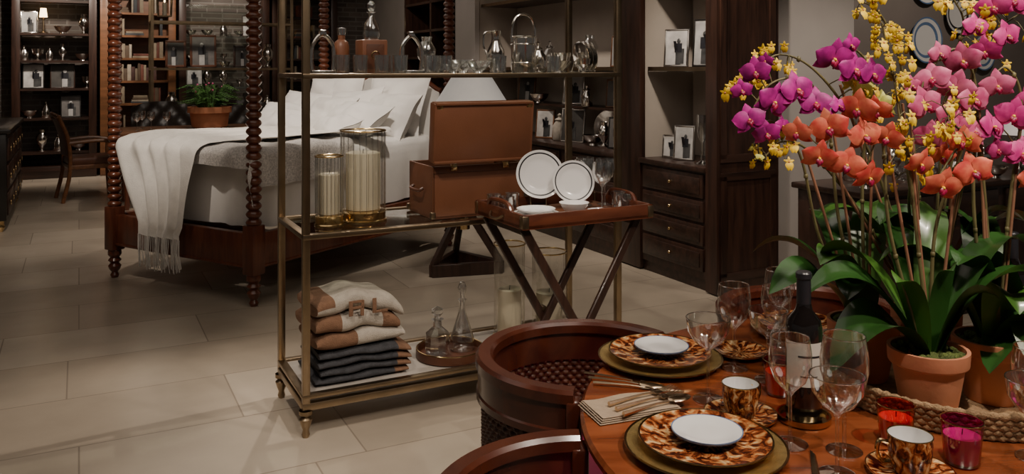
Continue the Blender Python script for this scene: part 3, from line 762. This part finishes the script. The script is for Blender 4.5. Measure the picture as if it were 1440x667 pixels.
plate('dinner_plate', R(1.71, 3.12, tz), .098, WB); plate('salad_plate', R(1.71, 3.12, tz+.018), .082, [(1, m_china)])
lobj('china_bowl', BOWL, R(1.86, 3.06, tz), m_china, .72); plate('saucer', R(1.985, 3.06, tz), .05, [(1, m_china)])
for aa, bb in ((1.605, 3.31), (1.625, 3.225), (1.69, 3.30), (2.10, 3.04), (2.135, 3.13)): lobj('crystal_tumbler', TUM, R(aa, bb, tz), m_crystal, .9, seg=12)
for aa, bb in ((2.06, 3.15), (2.09, 3.34), (2.04, 3.27), (2.14, 3.25)): lobj('wine_glass', WG, R(aa, bb, tz), m_crystal, 1.08)

# ------------------------------------------------------------------ dining table
TC = (.9, 1.77)
b = B('dining_table', (TC[0], TC[1], 0))
b.lathe([(0, .725), (.70, .725), (.745, .733), (.755, .742), (.755, .752), (.748, .76), (0, .76)], (0, 0, 0), m_cherry, 96)
b.lathe([(.66, .725), (.66, .66), (.64, .66), (.64, .725)], (0, 0, 0), m_cherry, 64)
b.lathe([(0, .66), (.16, .66), (.13, .62), (.08, .55), (.11, .42), (.13, .34), (.09, .24), (.12, .2), (.12, .16), (0, .16)], (0, 0, 0), m_cherry, 32)
for i in range(4):
    t = pi/4+i*pi/2
    P = catmull([(.08*cos(t), .08*sin(t), .2), (.25*cos(t), .25*sin(t), .17), (.42*cos(t), .42*sin(t), .05), (.50*cos(t), .50*sin(t), .03)])
    b.tube(P, [.05-.02*k/len(P) for k in range(len(P))], m_cherry, 10)
b.done()
ZT = .7605

def arcbox(b, r0, r1, z0, z1, a0, a1, mat, n=48, rnd=.006):
    prof = [(r0, z0), (r1, z0), (r1, z1-rnd), (r1-rnd, z1), (r0+rnd, z1), (r0, z1-rnd), (r0, z0)]
    V = []; F = []; m = len(prof)
    for i in range(n+1):
        t = a0+(a1-a0)*i/n
        V += [(r*cos(t), r*sin(t), z) for r, z in prof]
    for i in range(n):
        for j in range(m-1): F.append([i*m+j, i*m+j+1, (i+1)*m+j+1, (i+1)*m+j])
    F.append(list(range(m-1))); F.append([n*m+j for j in range(m-1)][::-1])
    b.add(V, F, mat)
def barrel(x, y, ang):
    b = B('barrel_dining_chair', (x, y, 0), ang)
    a0, a1 = radians(68), radians(292); R0 = .285
    arcbox(b, R0-.040, R0+.006, .725, .755, a0, a1, m_chairw, 60, .008)
    arcbox(b, R0-.012, R0, .655, .727, a0, a1, m_chairw, 60, .002)
    arcbox(b, R0-.012, R0+.004, .645, .665, a0, a1, m_chairw, 60, .004)
    arcbox(b, R0-.030, R0-.018, .645, .727, a0, a1, m_chairw, 60, .002)
    arcbox(b, R0-.035, R0+.004, .36, .43, a0, a1, m_chairw, 60, .004)
    nt, nz = 80, 17
    for rr, sg in ((R0-.012, 1), (R0-.026, -1)):
        def f(u, v, rr=rr, sg=sg):
            t = a0+(a1-a0)*u; z = .425+.225*v; kz = min(nz-1, int(v*nz))
            d = .0042*sin(u*nt*pi)*(1 if kz % 2 else -1)*abs(sin(v*nz*pi))**.5-.003*(1-abs(sin(v*nz*pi)))
            return ((rr+sg*d)*cos(t), (rr+sg*d)*sin(t), z)
        b.sheet(f, nt*4, nz*4, m_weave)
    for t in (a0, a1):
        c, s = cos(t), sin(t)
        b.box(.055, .035, .38, ((R0-.018)*c, (R0-.018)*s, .54), m_chairw, (0, 0, t), bev=.006)
    for t in (radians(52), radians(128), radians(232), radians(308)):
        c, s = cos(t)*.235, sin(t)*.235
        b.tube([(c*1.12, s*1.12, 0), (c, s, .38)], [.014, .024], m_chairw, 10)
    b.lathe([(0, .36), (.24, .36), (.25, .37), (.25, .42), (.24, .43), (0, .43)], (0, 0, 0), m_chairw, 40)
    b.lathe([(0, .431), (.22, .431), (.238, .445), (.238, .475), (.21, .50), (.12, .51), (0, .512)], (0, 0, 0), m_fuchsia, 40)
    b.done(30)
def face(x, y): return math.atan2(TC[1]-y, TC[0]-x)
for x, y in ((.195, 2.225), (.138, 1.46), (.93, 2.625), (1.60, 2.30)): barrel(x, y, face(x, y))

def setting(x, y):
    plate('charger_plate', (x, y, ZT), .155, [(.80, m_charger), (.97, m_charger), (1, m_gold)])
    plate('flame_dinner_plate', (x, y, ZT+.0145), .128, [(.97, m_flame), (1, m_gold)])
    plate('salad_plate', (x+.004, y+.002, ZT+.0300), .068, [(.72, m_china), (.97, m_china), (1, m_blue)], h=.010)
setting(.372, 1.63); setting(.372, 2.128)
plate('charger_plate', (.80, 2.36, ZT), .13, [(.8, m_charger), (1, m_gold)]); plate('flame_dinner_plate', (.80, 2.36, ZT+.0145), .11, [(1, m_flame)])
plate('flame_side_plate', (.585, 2.175, ZT), .070, [(.97, m_flame), (1, m_gold)])

def cup(x, y, rz):
    plate('flame_saucer', (x, y, ZT), .076, [(.97, m_flame), (1, m_gold)], h=.01)
    b = B('flame_coffee_cup', (x, y, ZT+.0072), rz)
    b.lathe([(0, 0), (.028, 0), (.031, .004), (.037, .03), (.039, .066)], (0, 0, 0), m_flamec, 36)
    b.lathe([(.039, .066), (.0375, .067), (.0355, .03), (.027, .006), (0, .005)], (0, 0, 0), m_china, 36)
    b.ring(.0383, .0012, (0, 0, .0665), m_gold, 36, ts=6)
    b.tube(catmull([(.037, 0, .052), (.056, 0, .055), (.060, 0, .035), (.050, 0, .018), (.034, 0, .018)]), .0042, m_gold, 8)
    b.done()
cup(.482, 1.785, .6); cup(.722, 1.535, pi)

GOB = [(0, .002), (.033, 0), (.034, .002), (.006, .007), (.0035, .015), (.0035, .095), (.010, .105), (.030, .125), (.041, .155), (.041, .18), (.037, .21)]
COUPE = [(0, .002), (.033, 0), (.034, .002), (.006, .007), (.0035, .015), (.0035, .105), (.008, .115), (.030, .130), (.046, .155), (.050, .185)]
BAL = [(0, .002), (.035, 0), (.036, .002), (.006, .007), (.004, .015), (.004, .09), (.014, .10), (.038, .13), (.048, .165), (.047, .195), (.041, .235)]
def goblet(x, y, p, s=1):
    b = B('wine_glass', (x, y, ZT)); b.lathe([(r*s, z*s) for r, z in p], (0, 0, 0), m_glass, 40)
    r, z = p[-1]
    b.ring((r-.0006)*s, .0012, (0, 0, z*s), m_crystal, 40, ts=6)
    b.ring(.0335*s, .0010, (0, 0, .0015), m_crystal, 32, ts=5)
    b.done()
goblet(.437, 1.885, COUPE, .98)
goblet(.546, 2.08, GOB, .98); goblet(.605, 2.00, COUPE, .9); goblet(.715, 2.26, GOB, .95); goblet(.665, 2.13, GOB, .9)
goblet(.5456, 1.66, GOB, 1.0); goblet(.640, 1.63, BAL, .95); goblet(.590, 1.535, COUPE, .98)
goblet(.93, 1.50, COUPE, 1); goblet(.99, 1.60, GOB, 1)
def votive(x, y, m, wx, s=1):
    b = B('votive_candle_holder', (x, y, ZT))
    b.lathe([(0, 0), (.026*s, 0), (.029*s, .004), (.036*s, .078*s)], (0, 0, 0), m, 32)
    b.ring(.035*s, .0014, (0, 0, .078*s), m_gold, 32, ts=6)
    b.lathe([(0, .004), (.026*s, .006), (.031*s, .052*s), (0, .052*s)], (0, 0, 0), wx, 20)
    b.tube([(0, 0, .05*s), (.001, 0, .062*s)], .001, m_blk, 5)
    b.done()
votive(.605, 1.915, m_red, m_wax_red); votive(.755, 1.665, m_red, m_wax_red); votive(.84, 1.58, m_purple, m_wax_pink, 1.04)

def bottle(x, y, rz=0):
    b = B('wine_bottle', (x, y, ZT+.0065), rz)
    b.lathe([(0, 0), (.034, 0), (.037, .004), (.037, .19), (.034, .205), (.018, .225), (.0145, .24)], (0, 0, 0), m_bottle, 32)
    b.lathe([(.0148, .235), (.0145, .29), (.0165, .292), (.0165, .302), (.014, .305), (0, .305)], (0, 0, 0), m_blk, 24)
    b.sheet(lambda u, v: (.0380*cos(-pi*.95+u*pi*.9), .0380*sin(-pi*.95+u*pi*.9), .075+.09*v), 20, 1, m_label)
    b.sheet(lambda u, v: (.0385*cos(-pi*.70+u*pi*.4), .0385*sin(-pi*.70+u*pi*.4), .135+.004*v), 16, 1, m_blk)
    b.sheet(lambda u, v: (.0385*cos(-pi*.66+u*pi*.3), .0385*sin(-pi*.66+u*pi*.3), .095+.002*v), 16, 1, m_blk)
    b.done()
    b = B('bottle_coaster', (x, y, ZT))
    b.lathe([(0, 0), (.052, 0), (.055, .003), (.055, .014), (.051, .014), (.050, .006), (0, .006)], (0, 0, 0), m_gold, 36); b.done()
bottle(.612, 1.775); bottle(1.30, 2.20)

def fork(x, y, z, rz, l=.19, m=m_steel, kind='fork'):
    b = B('table_'+kind, (x, y, z), rz)
    b.tube([(-l/2, 0, .004), (-l/2+.04, 0, .005), (0, 0, .006), (l*.2, 0, .004)], [.0055, .004, .0025, .0025], m, 6)
    if kind == 'fork':
        b.box(.022, .022, .002, (l*.2+.008, 0, .004), m, bev=.0008)
        for k in range(4): b.tube([(l*.2+.018, -.009+k*.006, .004), (l*.2+.035, -.0095+k*.0063, .003), (l*.2+.06, -.009+k*.006, .007)], [.0018, .0016, .0009], m, 5)
    elif kind == 'knife':
        b.add([(l*.15, -.004, .003), (l*.6, -.003, .003), (l*.6+.02, .006, .003), (l*.15, .010, .003), (l*.15, 0, .006), (l*.6, 0, .005)], [[0, 1, 5, 4], [1, 2, 5], [2, 3, 4, 5], [0, 3, 2, 1]], m)
    else:
        b.ell(.030, .019, .005, (l*.2+.03, 0, .006), m, n=8)
    b.done()
b = B('linen_napkin', (.256, 1.83, ZT), radians(20))
for k in range(4):
    zz = .0015+.0035*k; s_ = 1-.03*k
    b.sheet(lambda u, v, zz=zz, s_=s_: ((u-.5)*.20*s_, (v-.5)*.11*s_, zz+.002*sin(u*9+k)*v+.001), 14, 8, m_napkin)
    b.sheet(lambda u, v, zz=zz, s_=s_: ((u-.5)*.20*s_, (-.5)*.11*s_-.002*sin(pi*v), zz+.003*v-.001), 14, 3, m_napkin)
b.done(60)
for k, kd in ((0, 'fork'), (1, 'fork'), (2, 'spoon')): fork(.284+.012*k, 1.858-.026*k, ZT+.015, radians(32), .18, kind=kd)
for k, kd in ((0, 'fork'), (1, 'spoon'), (2, 'knife')): fork(.252+.010*k, 2.0-.024*k, ZT, radians(-24+k*5), .17, kind=kd)
fork(.545, 1.50, ZT, radians(75), .19, kind='knife')

# ------------------------------------------------------------------ basket + orchids
BC = (1.01, 1.94)
b = B('woven_basket_tray', (BC[0], BC[1], ZT))
b.lathe([(0, 0), (.27, 0), (.27, .008), (0, .008)], (0, 0, 0), m_basket, 60)
for k in range(5):
    def f(u, v, k=k):
        t = 2*pi*u; p = 2*pi*v; rr = .0075*(1+.18*sin(t*90+k*pi))
        r = .272+.003*k+rr*cos(p)
        return (r*cos(t), r*sin(t), .008+.0115*k+rr*sin(p))
    b.sheet(f, 360, 8, m_basket)
b.done(80)

def petal(b, T, ang, ln, wd, cup, mat, back=0):
    ph = random.uniform(0, 6)
    def f(u, v):
        t = u; w = wd*.5*(sin(pi*min(1, t**.75)))**.65 if 0 < t < 1 else .002
        q = 2*v-1; y = q*w; x = ln*t*(1-.05*q*q)
        z = back+cup*ln*sin(pi*t*.8)*.5-cup*abs(q)**2*w*.8-.12*ln*t*t+.05*wd*q*q*t*sin(7*t+ph+q*3)
        c, s = cos(ang), sin(ang)
        return (x*c-y*s, x*s+y*c, z)
    b.sheet(f, 7, 6, mat, T=T)
def basis(Z):
    X = Vector((0, 0, 1)).cross(Z).normalized(); Y = Z.cross(X); return X, Y
def flower(b, c, size, mat, yaw=0, pitch=0, lip=None):
    Z = Vector((sin(yaw)*cos(pitch), -cos(yaw)*cos(pitch), -sin(pitch))).normalized()
    X, Y = basis(Z)
    T = Matrix(((X.x, Y.x, Z.x, c[0]), (X.y, Y.y, Z.y, c[1]), (X.z, Y.z, Z.z, c[2]), (0, 0, 0, 1))) @ Matrix.Rotation(random.uniform(-.35, .35), 4, 'Z')
    s = size/2*.95
    for a in (90, 212, 328): petal(b, T, radians(a), s*1.02, s*.68, .15, mat, -.003)
    for a in (14, 166): petal(b, T, radians(a), s*1.03, s*1.08, .22, mat, .002)
    lip = lip or m_lip
    for a, l_ in ((245, .34), (295, .34), (270, .46)): petal(b, T, radians(a), s*l_, s*.26, .9, lip, .008)
    T2 = T @ Matrix.Translation((0, .0, s*.14))
    n = len(b.V); b.ell(s*.08, s*.08, s*.12, (0, 0, 0), m_yel if lip is m_lip else lip, n=4)
    for i in range(n, len(b.V)): b.V[i] = T2 @ b.V[i]
def smallbloom(b, c, s):
    Z = Vector((random.uniform(-.8, .8), -1, random.uniform(-.5, .6))).normalized()
    X, Y = basis(Z)
    T = Matrix(((X.x, Y.x, Z.x, c[0]), (X.y, Y.y, Z.y, c[1]), (X.z, Y.z, Z.z, c[2]), (0, 0, 0, 1)))
    for a in (90, 20, 160): petal(b, T, radians(a), s*.45, s*.25, .2, m_yel)
    petal(b, T, radians(262), s*.75, s*.6, .3, m_yel); petal(b, T, radians(282), s*.75, s*.6, .3, m_yel)
    n = len(b.V); b.ell(s*.1, s*.1, s*.12, (0, 0, 0), m_terra, n=3)
    for i in range(n, len(b.V)): b.V[i] = T @ b.V[i]
def leaf(b, base, az, ln, wd, rise, droop, mat):
    h = Vector((cos(az), sin(az), 0)); pe = Vector((-sin(az), cos(az), 0))
    tw = random.uniform(-.6, .6)
    def f(u, v):
        t = u
        w = wd*.5*(.30+.70*sin(pi*min(1, .10+t*.82)))*(1 if t < .8 else max(.03, sqrt(max(0, 1-((t-.8)/.2)**2))))
        p = h*(ln*(t**1.15)) + Vector((0, 0, 1))*(rise*sin(t*pi*.55)*1.0-droop*t**2.6)
        q = (2*v-1)
        side = pe*cos(tw*t)+Vector((0, 0, 1))*sin(tw*t)
        return Vector(base)+p+side*(q*w)+Vector((0, 0, 1))*abs(q)*w*.35
    b.sheet(f, 16, 6, mat)
def pot(b, r=.078, h=.135):
    b.lathe([(0, 0), (r*.68, 0), (r*.70, .003), (r*.92, h-.032), (r*1.0, h-.032), (r*1.02, h-.028), (r*1.04, h), (r*.94, h), (r*.92, h-.02), (0, h-.018)], (0, 0, 0), m_terra, 40)
    for i in range(60):
        t = random.uniform(0, 6.28); q = r*.85*sqrt(random.random())
        b.ell(random.uniform(.008, .016), random.uniform(.008, .016), .010, (q*cos(t), q*sin(t), h-.010), m_soil, n=3)
def plant(px, py, stems, leaves, fl):
    z0 = ZT+.009
    b = B('potted_orchid', (px, py, z0)); pot(b)
    o = Vector((px, py, z0)); allp = []
    for S in stems:
        P = catmull([Vector(p)-o for p in S], 10); allp += P
        b.tube(P, [.0044-.0026*i/len(P) for i in range(len(P))], m_stem, 6)
        b.tube([P[0]+Vector((.008, .005, -.03)), P[min(len(P)-1, 18)]+Vector((.006, .004, .03))], .0034, m_stake, 6)
        for i in range(8, len(P)-12, 9): b.ell(.006, .006, .008, P[i], m_stem, n=3)
    for az, ln, wd, ri, dr, m in leaves:
        leaf(b, (.015*cos(az), .015*sin(az), .115), az, ln, wd, ri, dr, m)
    for x, y, z, s, m in fl:
        c = Vector((x, y, z))-o
        if m is m_yel:
            smallbloom(b, c, s)
        else:
            flower(b, c, s, m, random.uniform(-.8, .55), random.uniform(-.25, .45), m_yel if m is m_ygreen else None)
        q = min(allp, key=lambda p: (p-c).length)
        b.tube([q, (q+c)/2+Vector((0, .006, .008)), c+Vector((0, .006, 0))], .0011 if m is m_yel else .0016, m_stem, 5)
    b.done(75)
rd = radians
def LV(spec):
    return [(rd(a), l, w*1.22, r, d, (m_leafl if g else m_leaf)) for a, l, w, r, d, g in spec]
plant(.83, 2.0, [
    [(.83, 2.0, .88), (.76, 1.97, 1.15), (.72, 1.93, 1.38), (.66, 1.90, 1.47), (.57, 1.88, 1.46), (.51, 1.87, 1.36)],
    [(.835, 2.0, .88), (.82, 1.98, 1.25), (.83, 1.95, 1.46), (.78, 1.92, 1.54), (.70, 1.90, 1.54)],
    [(.825, 2.0, .88), (.72, 1.98, 1.1), (.66, 1.94, 1.30), (.58, 1.9, 1.38), (.55, 1.89, 1.33)]],
    LV([(188, .22, .08, .18, .09, 0), (160, .24, .07, .24, .08, 0), (100, .22, .07, .28, .05, 0), (60, .2, .07, .3, .04, 1), (212, .14, .07, .22, .05, 1), (235, .13, .08, .16, .06, 0)]),
    [(.535, 1.86, 1.490, .075, m_mag), (.575, 1.86, 1.424, .095, m_mag), (.520, 1.85, 1.385, .08, m_mag), (.63, 1.87, 1.45, .095, m_mag), (.675, 1.88, 1.42, .085, m_mag), (.56, 1.86, 1.355, .07, m_mag),
     (.715, 1.88, 1.52, .10, m_mag), (.765, 1.89, 1.495, .095, m_mag), (.81, 1.9, 1.485, .08, m_mag), (.505, 1.86, 1.45, .055, m_mag), (.76, 1.9, 1.55, .06, m_mag), (.56, 1.87, 1.515, .04, m_mag),
     (.535, 1.88, 1.32, .022, m_ygreen), (.55, 1.88, 1.30, .022, m_ygreen), (.60, 1.88, 1.37, .05, m_mag)])
plant(.885, 1.80, [
    [(.88, 1.80, .88), (.80, 1.79, 1.15), (.78, 1.79, 1.36), (.71, 1.77, 1.41), (.64, 1.76, 1.32)],
    [(.89, 1.80, .88), (.86, 1.80, 1.15), (.83, 1.79, 1.34), (.77, 1.77, 1.36), (.73, 1.76, 1.27)],
    [(.89, 1.80, .88), (.90, 1.80, 1.15), (.95, 1.79, 1.32), (.93, 1.77, 1.33), (.88, 1.76, 1.26)]],
    LV([(184, .20, .12, .13, .16, 0), (172, .24, .08, .22, .10, 0), (345, .24, .075, .24, .08, 0), (15, .26, .07, .28, .06, 0), (140, .22, .07, .24, .06, 1), (90, .2, .07, .28, .05, 0), (60, .2, .06, .3, .02, 1), (318, .12, .06, .17, .02, 0), (205, .08, .06, .18, .01, 1), (290, .05, .05, .20, .0, 0)]),
    [(.712, 1.74, 1.415, .09, m_coral), (.655, 1.745, 1.375, .09, m_coral), (.59, 1.75, 1.365, .07, m_coral), (.725, 1.74, 1.36, .085, m_coral), (.632, 1.74, 1.315, .08, m_coral), (.688, 1.74, 1.30, .085, m_coral),
     (.73, 1.73, 1.275, .08, m_coral), (.775, 1.75, 1.355, .075, m_coral), (.755, 1.75, 1.41, .07, m_coral), (.885, 1.74, 1.255, .09, m_coral), (.955, 1.75, 1.285, .09, m_coral), (.845, 1.75, 1.30, .075, m_coral), (.94, 1.76, 1.345, .075, m_coral), (.675, 1.75, 1.42, .05, m_mag)])
plant(1.06, 1.87, [
    [(1.05, 1.87, .88), (1.02, 1.87, 1.2), (1.02, 1.86, 1.45), (.97, 1.85, 1.54), (.90, 1.84, 1.48), (.88, 1.83, 1.40)],
    [(1.06, 1.87, .88), (1.05, 1.87, 1.15), (1.02, 1.86, 1.36), (.97, 1.85, 1.43), (.92, 1.84, 1.36)],
    [(1.07, 1.87, .88), (1.10, 1.87, 1.2), (1.12, 1.86, 1.42), (1.08, 1.85, 1.50), (1.03, 1.84, 1.46)]],
    LV([(262, .12, .07, .18, .07, 1), (330, .26, .085, .16, .12, 0), (0, .28, .08, .2, .1, 1), (70, .24, .07, .28, .05, 0), (130, .26, .07, .30, .06, 0), (170, .22, .07, .26, .08, 1), (215, .13, .07, .24, .04, 0), (300, .16, .09, .12, .08, 0)]),
    [(.91, 1.83, 1.475, .085, m_pink), (.965, 1.84, 1.455, .09, m_pink), (.89, 1.82, 1.42, .09, m_pink), (.945, 1.83, 1.395, .09, m_pink), (1.0, 1.83, 1.43, .09, m_pink), (.90, 1.82, 1.35, .08, m_pink), (.98, 1.84, 1.515, .09, m_pink), (1.05, 1.83, 1.46, .08, m_pink),
     (1.0, 1.83, 1.36, .07, m_pink), (.865, 1.83, 1.46, .05, m_pink), (1.035, 1.85, 1.535, .075, m_hot), (.93, 1.84, 1.53, .06, m_pink), (.96, 1.82, 1.37, .08, m_pink), (.92, 1.81, 1.31, .07, m_coral)])
plant(1.20, 1.965, [
    [(1.20, 1.96, .88), (1.22, 1.94, 1.2), (1.22, 1.90, 1.38), (1.15, 1.87, 1.44), (1.06, 1.85, 1.38)],
    [(1.20, 1.96, .88), (1.24, 1.95, 1.3), (1.22, 1.92, 1.6), (1.14, 1.90, 1.68), (1.07, 1.89, 1.63)]],
    LV([(200, .22, .07, .24, .08, 0), (240, .26, .09, .14, .14, 0), (270, .24, .085, .10, .1, 1), (310, .2, .07, .18, .1, 0), (150, .2, .06, .3, .05, 0), (30, .2, .07, .2, .06, 0), (225, .28, .08, .06, .08, 0)]),
    [(1.045, 1.84, 1.37, .085, m_hot), (1.09, 1.84, 1.395, .09, m_hot), (1.115, 1.85, 1.31, .09, m_hot), (1.06, 1.84, 1.32, .06, m_hot), (1.14, 1.86, 1.43, .085, m_hot), (1.07, 1.88, 1.635, .085, m_hot), (1.12, 1.89, 1.65, .085, m_hot), (1.17, 1.87, 1.37, .08, m_hot), (1.14, 1.86, 1.26, .07, m_coral), (1.10, 1.88, 1.57, .08, m_hot), (1.03, 1.88, 1.59, .07, m_hot)])
ystems = [
    ([(1.02, 2.08, .88), (.98, 2.05, 1.25), (.92, 2.0, 1.50), (.86, 1.97, 1.62), (.80, 1.96, 1.66)], 24, 1),
    ([(1.02, 2.08, .88), (.96, 2.04, 1.2), (.90, 1.97, 1.42), (.86, 1.93, 1.52), (.84, 1.92, 1.60)], 25, 1),
    ([(1.02, 2.08, .88), (1.07, 2.05, 1.3), (1.08, 1.97, 1.50), (1.10, 1.93, 1.58), (1.18, 1.92, 1.64)], 26, 1),
    ([(1.01, 2.08, .88), (.88, 2.04, 1.25), (.74, 1.98, 1.46), (.62, 1.96, 1.53), (.52, 1.95, 1.45)], 29, 2),
    ([(1.01, 2.08, .88), (.84, 2.04, 1.15), (.70, 1.98, 1.30), (.62, 1.94, 1.33), (.58, 1.93, 1.30)], 32, 1),
    ([(1.02, 2.08, .88), (.94, 2.0, 1.15), (.86, 1.82, 1.28), (.815, 1.77, 1.37), (.80, 1.77, 1.47)], 20, 1),
    ([(1.03, 2.08, .88), (1.04, 2.05, 1.3), (1.03, 1.98, 1.50), (1.03, 1.93, 1.60), (1.0, 1.92, 1.66)], 27, 1),
    ([(1.03, 2.08, .88), (1.06, 2.0, 1.2), (.98, 1.82, 1.34), (.93, 1.78, 1.38), (.90, 1.77, 1.42)], 30, 1)]
yf = []
for S, st, nn in ystems:
    P = catmull([Vector(p) for p in S], 10)
    for p in P[st:]:
        for k in range(nn+(random.random() < .35)):
            yf.append((p.x+random.gauss(0, .026), p.y-.01+random.gauss(0, .018), p.z+random.gauss(0, .024), random.uniform(.020, .032), m_yel))
plant(1.02, 2.085, [S for S, st, nn in ystems],
    LV([(100, .25, .06, .25, .05, 0), (180, .25, .06, .30, .05, 1), (220, .22, .06, .32, .06, 0), (320, .2, .06, .32, .06, 0), (0, .25, .06, .28, .05, 1), (60, .22, .06, .25, .05, 0)]),
    yf+[(.80, 1.93, 1.45, .08, m_ygreen), (.84, 1.93, 1.415, .075, m_ygreen), (.77, 1.92, 1.47, .06, m_ygreen)])

# ------------------------------------------------------------------ console + alcove
b = RB('console_cabinet', 5.1, 3.55)
b.box(2.4, .5, .70, (0, 0, .42), m_dark, bev=.008); b.box(2.46, .55, .035, (0, 0, .785), m_darkh, bev=.008); b.box(2.3, .44, .08, (0, 0, .04), m_dark)
for x in (-.9, -.3, .3, .9):
    b.box(.52, .02, .16, (x, -.255, .67), m_darkh, bev=.006); b.box(.52, .02, .42, (x, -.255, .33), m_dark, bev=.006)
    b.ell(.013, .013, .013, (x, -.275, .67), m_gold, n=5)
b.done()
for i in range(17):
    nm, pf, mm = random.choice((('silver_vase', VASE, m_silver), ('crystal_goblet', CUP, m_crystal), ('silver_bowl', BOWL, m_silver), ('silver_jar', JAR, m_silver)))
    aa = 4.0+i*.13; bb = 3.38+.17*(i % 3)
    if abs(aa-5.95) < .2 and bb > 3.5: continue
    lobj(nm, pf, R(aa, bb, .8035), mm, random.uniform(.75, .95))
def wallplate(a, z, r, ring1):
    b = RB('decorative_wall_plate', a, 5.37, z)
    P = [(0, .01), (r*.6, .01), (r*.65, .012), (r, .03)]
    b.lathe(P[:3], (0, 0, 0), m_china, 40, (pi/2, 0, 0)); b.lathe([(r*.65, .012), (r*.78, .018)], (0, 0, 0), ring1, 40, (pi/2, 0, 0))
    b.lathe([(r*.78, .018), (r*.93, .026)], (0, 0, 0), m_china, 40, (pi/2, 0, 0)); b.lathe([(r*.93, .026), (r, .03), (r*.98, .02), (r*.6, 0), (0, 0)], (0, 0, 0), ring1, 40, (pi/2, 0, 0))
    b.done()
wallplate(7.15, 1.76, .22, m_blue); wallplate(7.62, 2.02, .20, m_blk); wallplate(8.0, 1.65, .18, m_blue); wallplate(7.15, 2.3, .2, m_blue)
b = RB('buffet_lamp', 5.95, 3.70, .8035)
b.lathe([(0, 0), (.05, 0), (.05, .01), (.02, .03), (.03, .10), (.015, .2), (.012, .3), (0, .3)], (0, 0, 0), m_silver, 20)
b.lathe([(.13, .22), (.08, .38)], (0, 0, 0), m_shade, 28); b.done()

# ------------------------------------------------------------------ lights
def spot(loc, tgt, power, size=60, blend=.5, col=(1, .865, .73), rad=.05):
    l = bpy.data.lights.new('ceiling_spot', 'SPOT'); l.energy = power; l.spot_size = radians(size); l.spot_blend = blend; l.color = col; l.shadow_soft_size = rad
    o = bpy.data.objects.new('ceiling_spotlight', l); o.location = loc
    o.rotation_euler = (Vector(tgt)-Vector(loc)).to_track_quat('-Z', 'Y').to_euler(); bpy.context.collection.objects.link(o)
def area(loc, size, power, col=(1, .88, .76)):
    l = bpy.data.lights.new('ceiling_panel', 'AREA'); l.energy = power; l.size = size; l.color = col
    o = bpy.data.objects.new('ceiling_light_panel', l); o.location = loc; bpy.context.collection.objects.link(o)
spot((-2.9, 4.2, 3.2), (-2.1, 6.7, .9), 230, 44)
spot((-.6, 5.2, 3.2), (-1.6, 6.9, .9), 190, 48)
spot((.4, .6, 3.2), (.5, 1.8, .76), 130, 62)
spot((1.8, .7, 3.2), (1.0, 1.9, 1.2), 210, 50)
spot((-.9, 1.8, 3.2), (-.1, 3.8, .7), 160, 50)
spot((1.2, 2.6, 3.2), (.3, 3.6, .8), 75, 55)
spot((-3.8, 2.8, 3.2), (-2.4, 3.5, 0), 170, 50, .9, rad=.10)
spot((.6, 4.9, 3.2), (-1.2, 3.0, 0), 200, 56, .6, rad=.02)
spot((-1.2, 5.4, 3.2), (-1.2, 2.8, 0), 150, 54, .6, rad=.02)
spot((-3.4, 6.6, 3.2), (-4.3, 7.8, 0), 110, 60, .9)
spot((-.2, 5.6, 3.2), (.3, 5.4, 0), 90, 60, .9)
spot((.9, 4.6, 3.2), (2.0, 6.0, 1.3), 175, 60)
spot(R(2.9, 6.6, 3.2), R(4.2, 6.8, 1.2), 150, 80)
spot(R(3.0, 4.2, 3.2), R(4.1, 4.8, 1.3), 60, 60)
spot(R(1.0, 11.4, 3.2), R(.8, 13.3, 1.3), 150, 90)
spot(R(-.3, 11.6, 3.2), R(-.3, 13.3, 1.3), 190, 70)
spot(R(2.0, 12.6, 3.2), R(2.0, 13.3, 1.5), 70, 80)
spot(R(1.2, 8.9, 3.2), R(1.3, 10.1, .8), 80, 55)
spot(R(2.6, 9.5, 3.2), R(3.9, 11.0, 1.3), 60, 90)
spot(R(6.0, 3.4, 3.2), R(7.2, 5.4, 1.5), 120, 80)
spot(R(4.6, 2.4, 3.2), R(4.9, 3.6, .8), 90, 70)
area((-1.5, 3.5, 3.25), 3.0, 20); area((-2.5, 8.0, 3.25), 3.0, 24); area((1.4, 1.5, 3.25), 2.0, 24)
w = bpy.data.worlds.new('world'); bpy.context.scene.world = w; w.use_nodes = True
w.node_tree.nodes['Background'].inputs[0].default_value = (.62, .56, .50, 1); w.node_tree.nodes['Background'].inputs[1].default_value = .11

cd = bpy.data.cameras.new('camera'); cam = bpy.data.objects.new('camera', cd); bpy.context.collection.objects.link(cam)
cam.location = (0, 0, 1.5); cam.rotation_euler = (pi/2, 0, 0)
cd.sensor_width = 36; cd.lens = 29.75; cd.shift_y = -238.5/1440; cd.clip_start = .02
bpy.context.scene.camera = cam
vs = bpy.context.scene.view_settings
vs.view_transform = 'AgX'; vs.exposure = -0.05
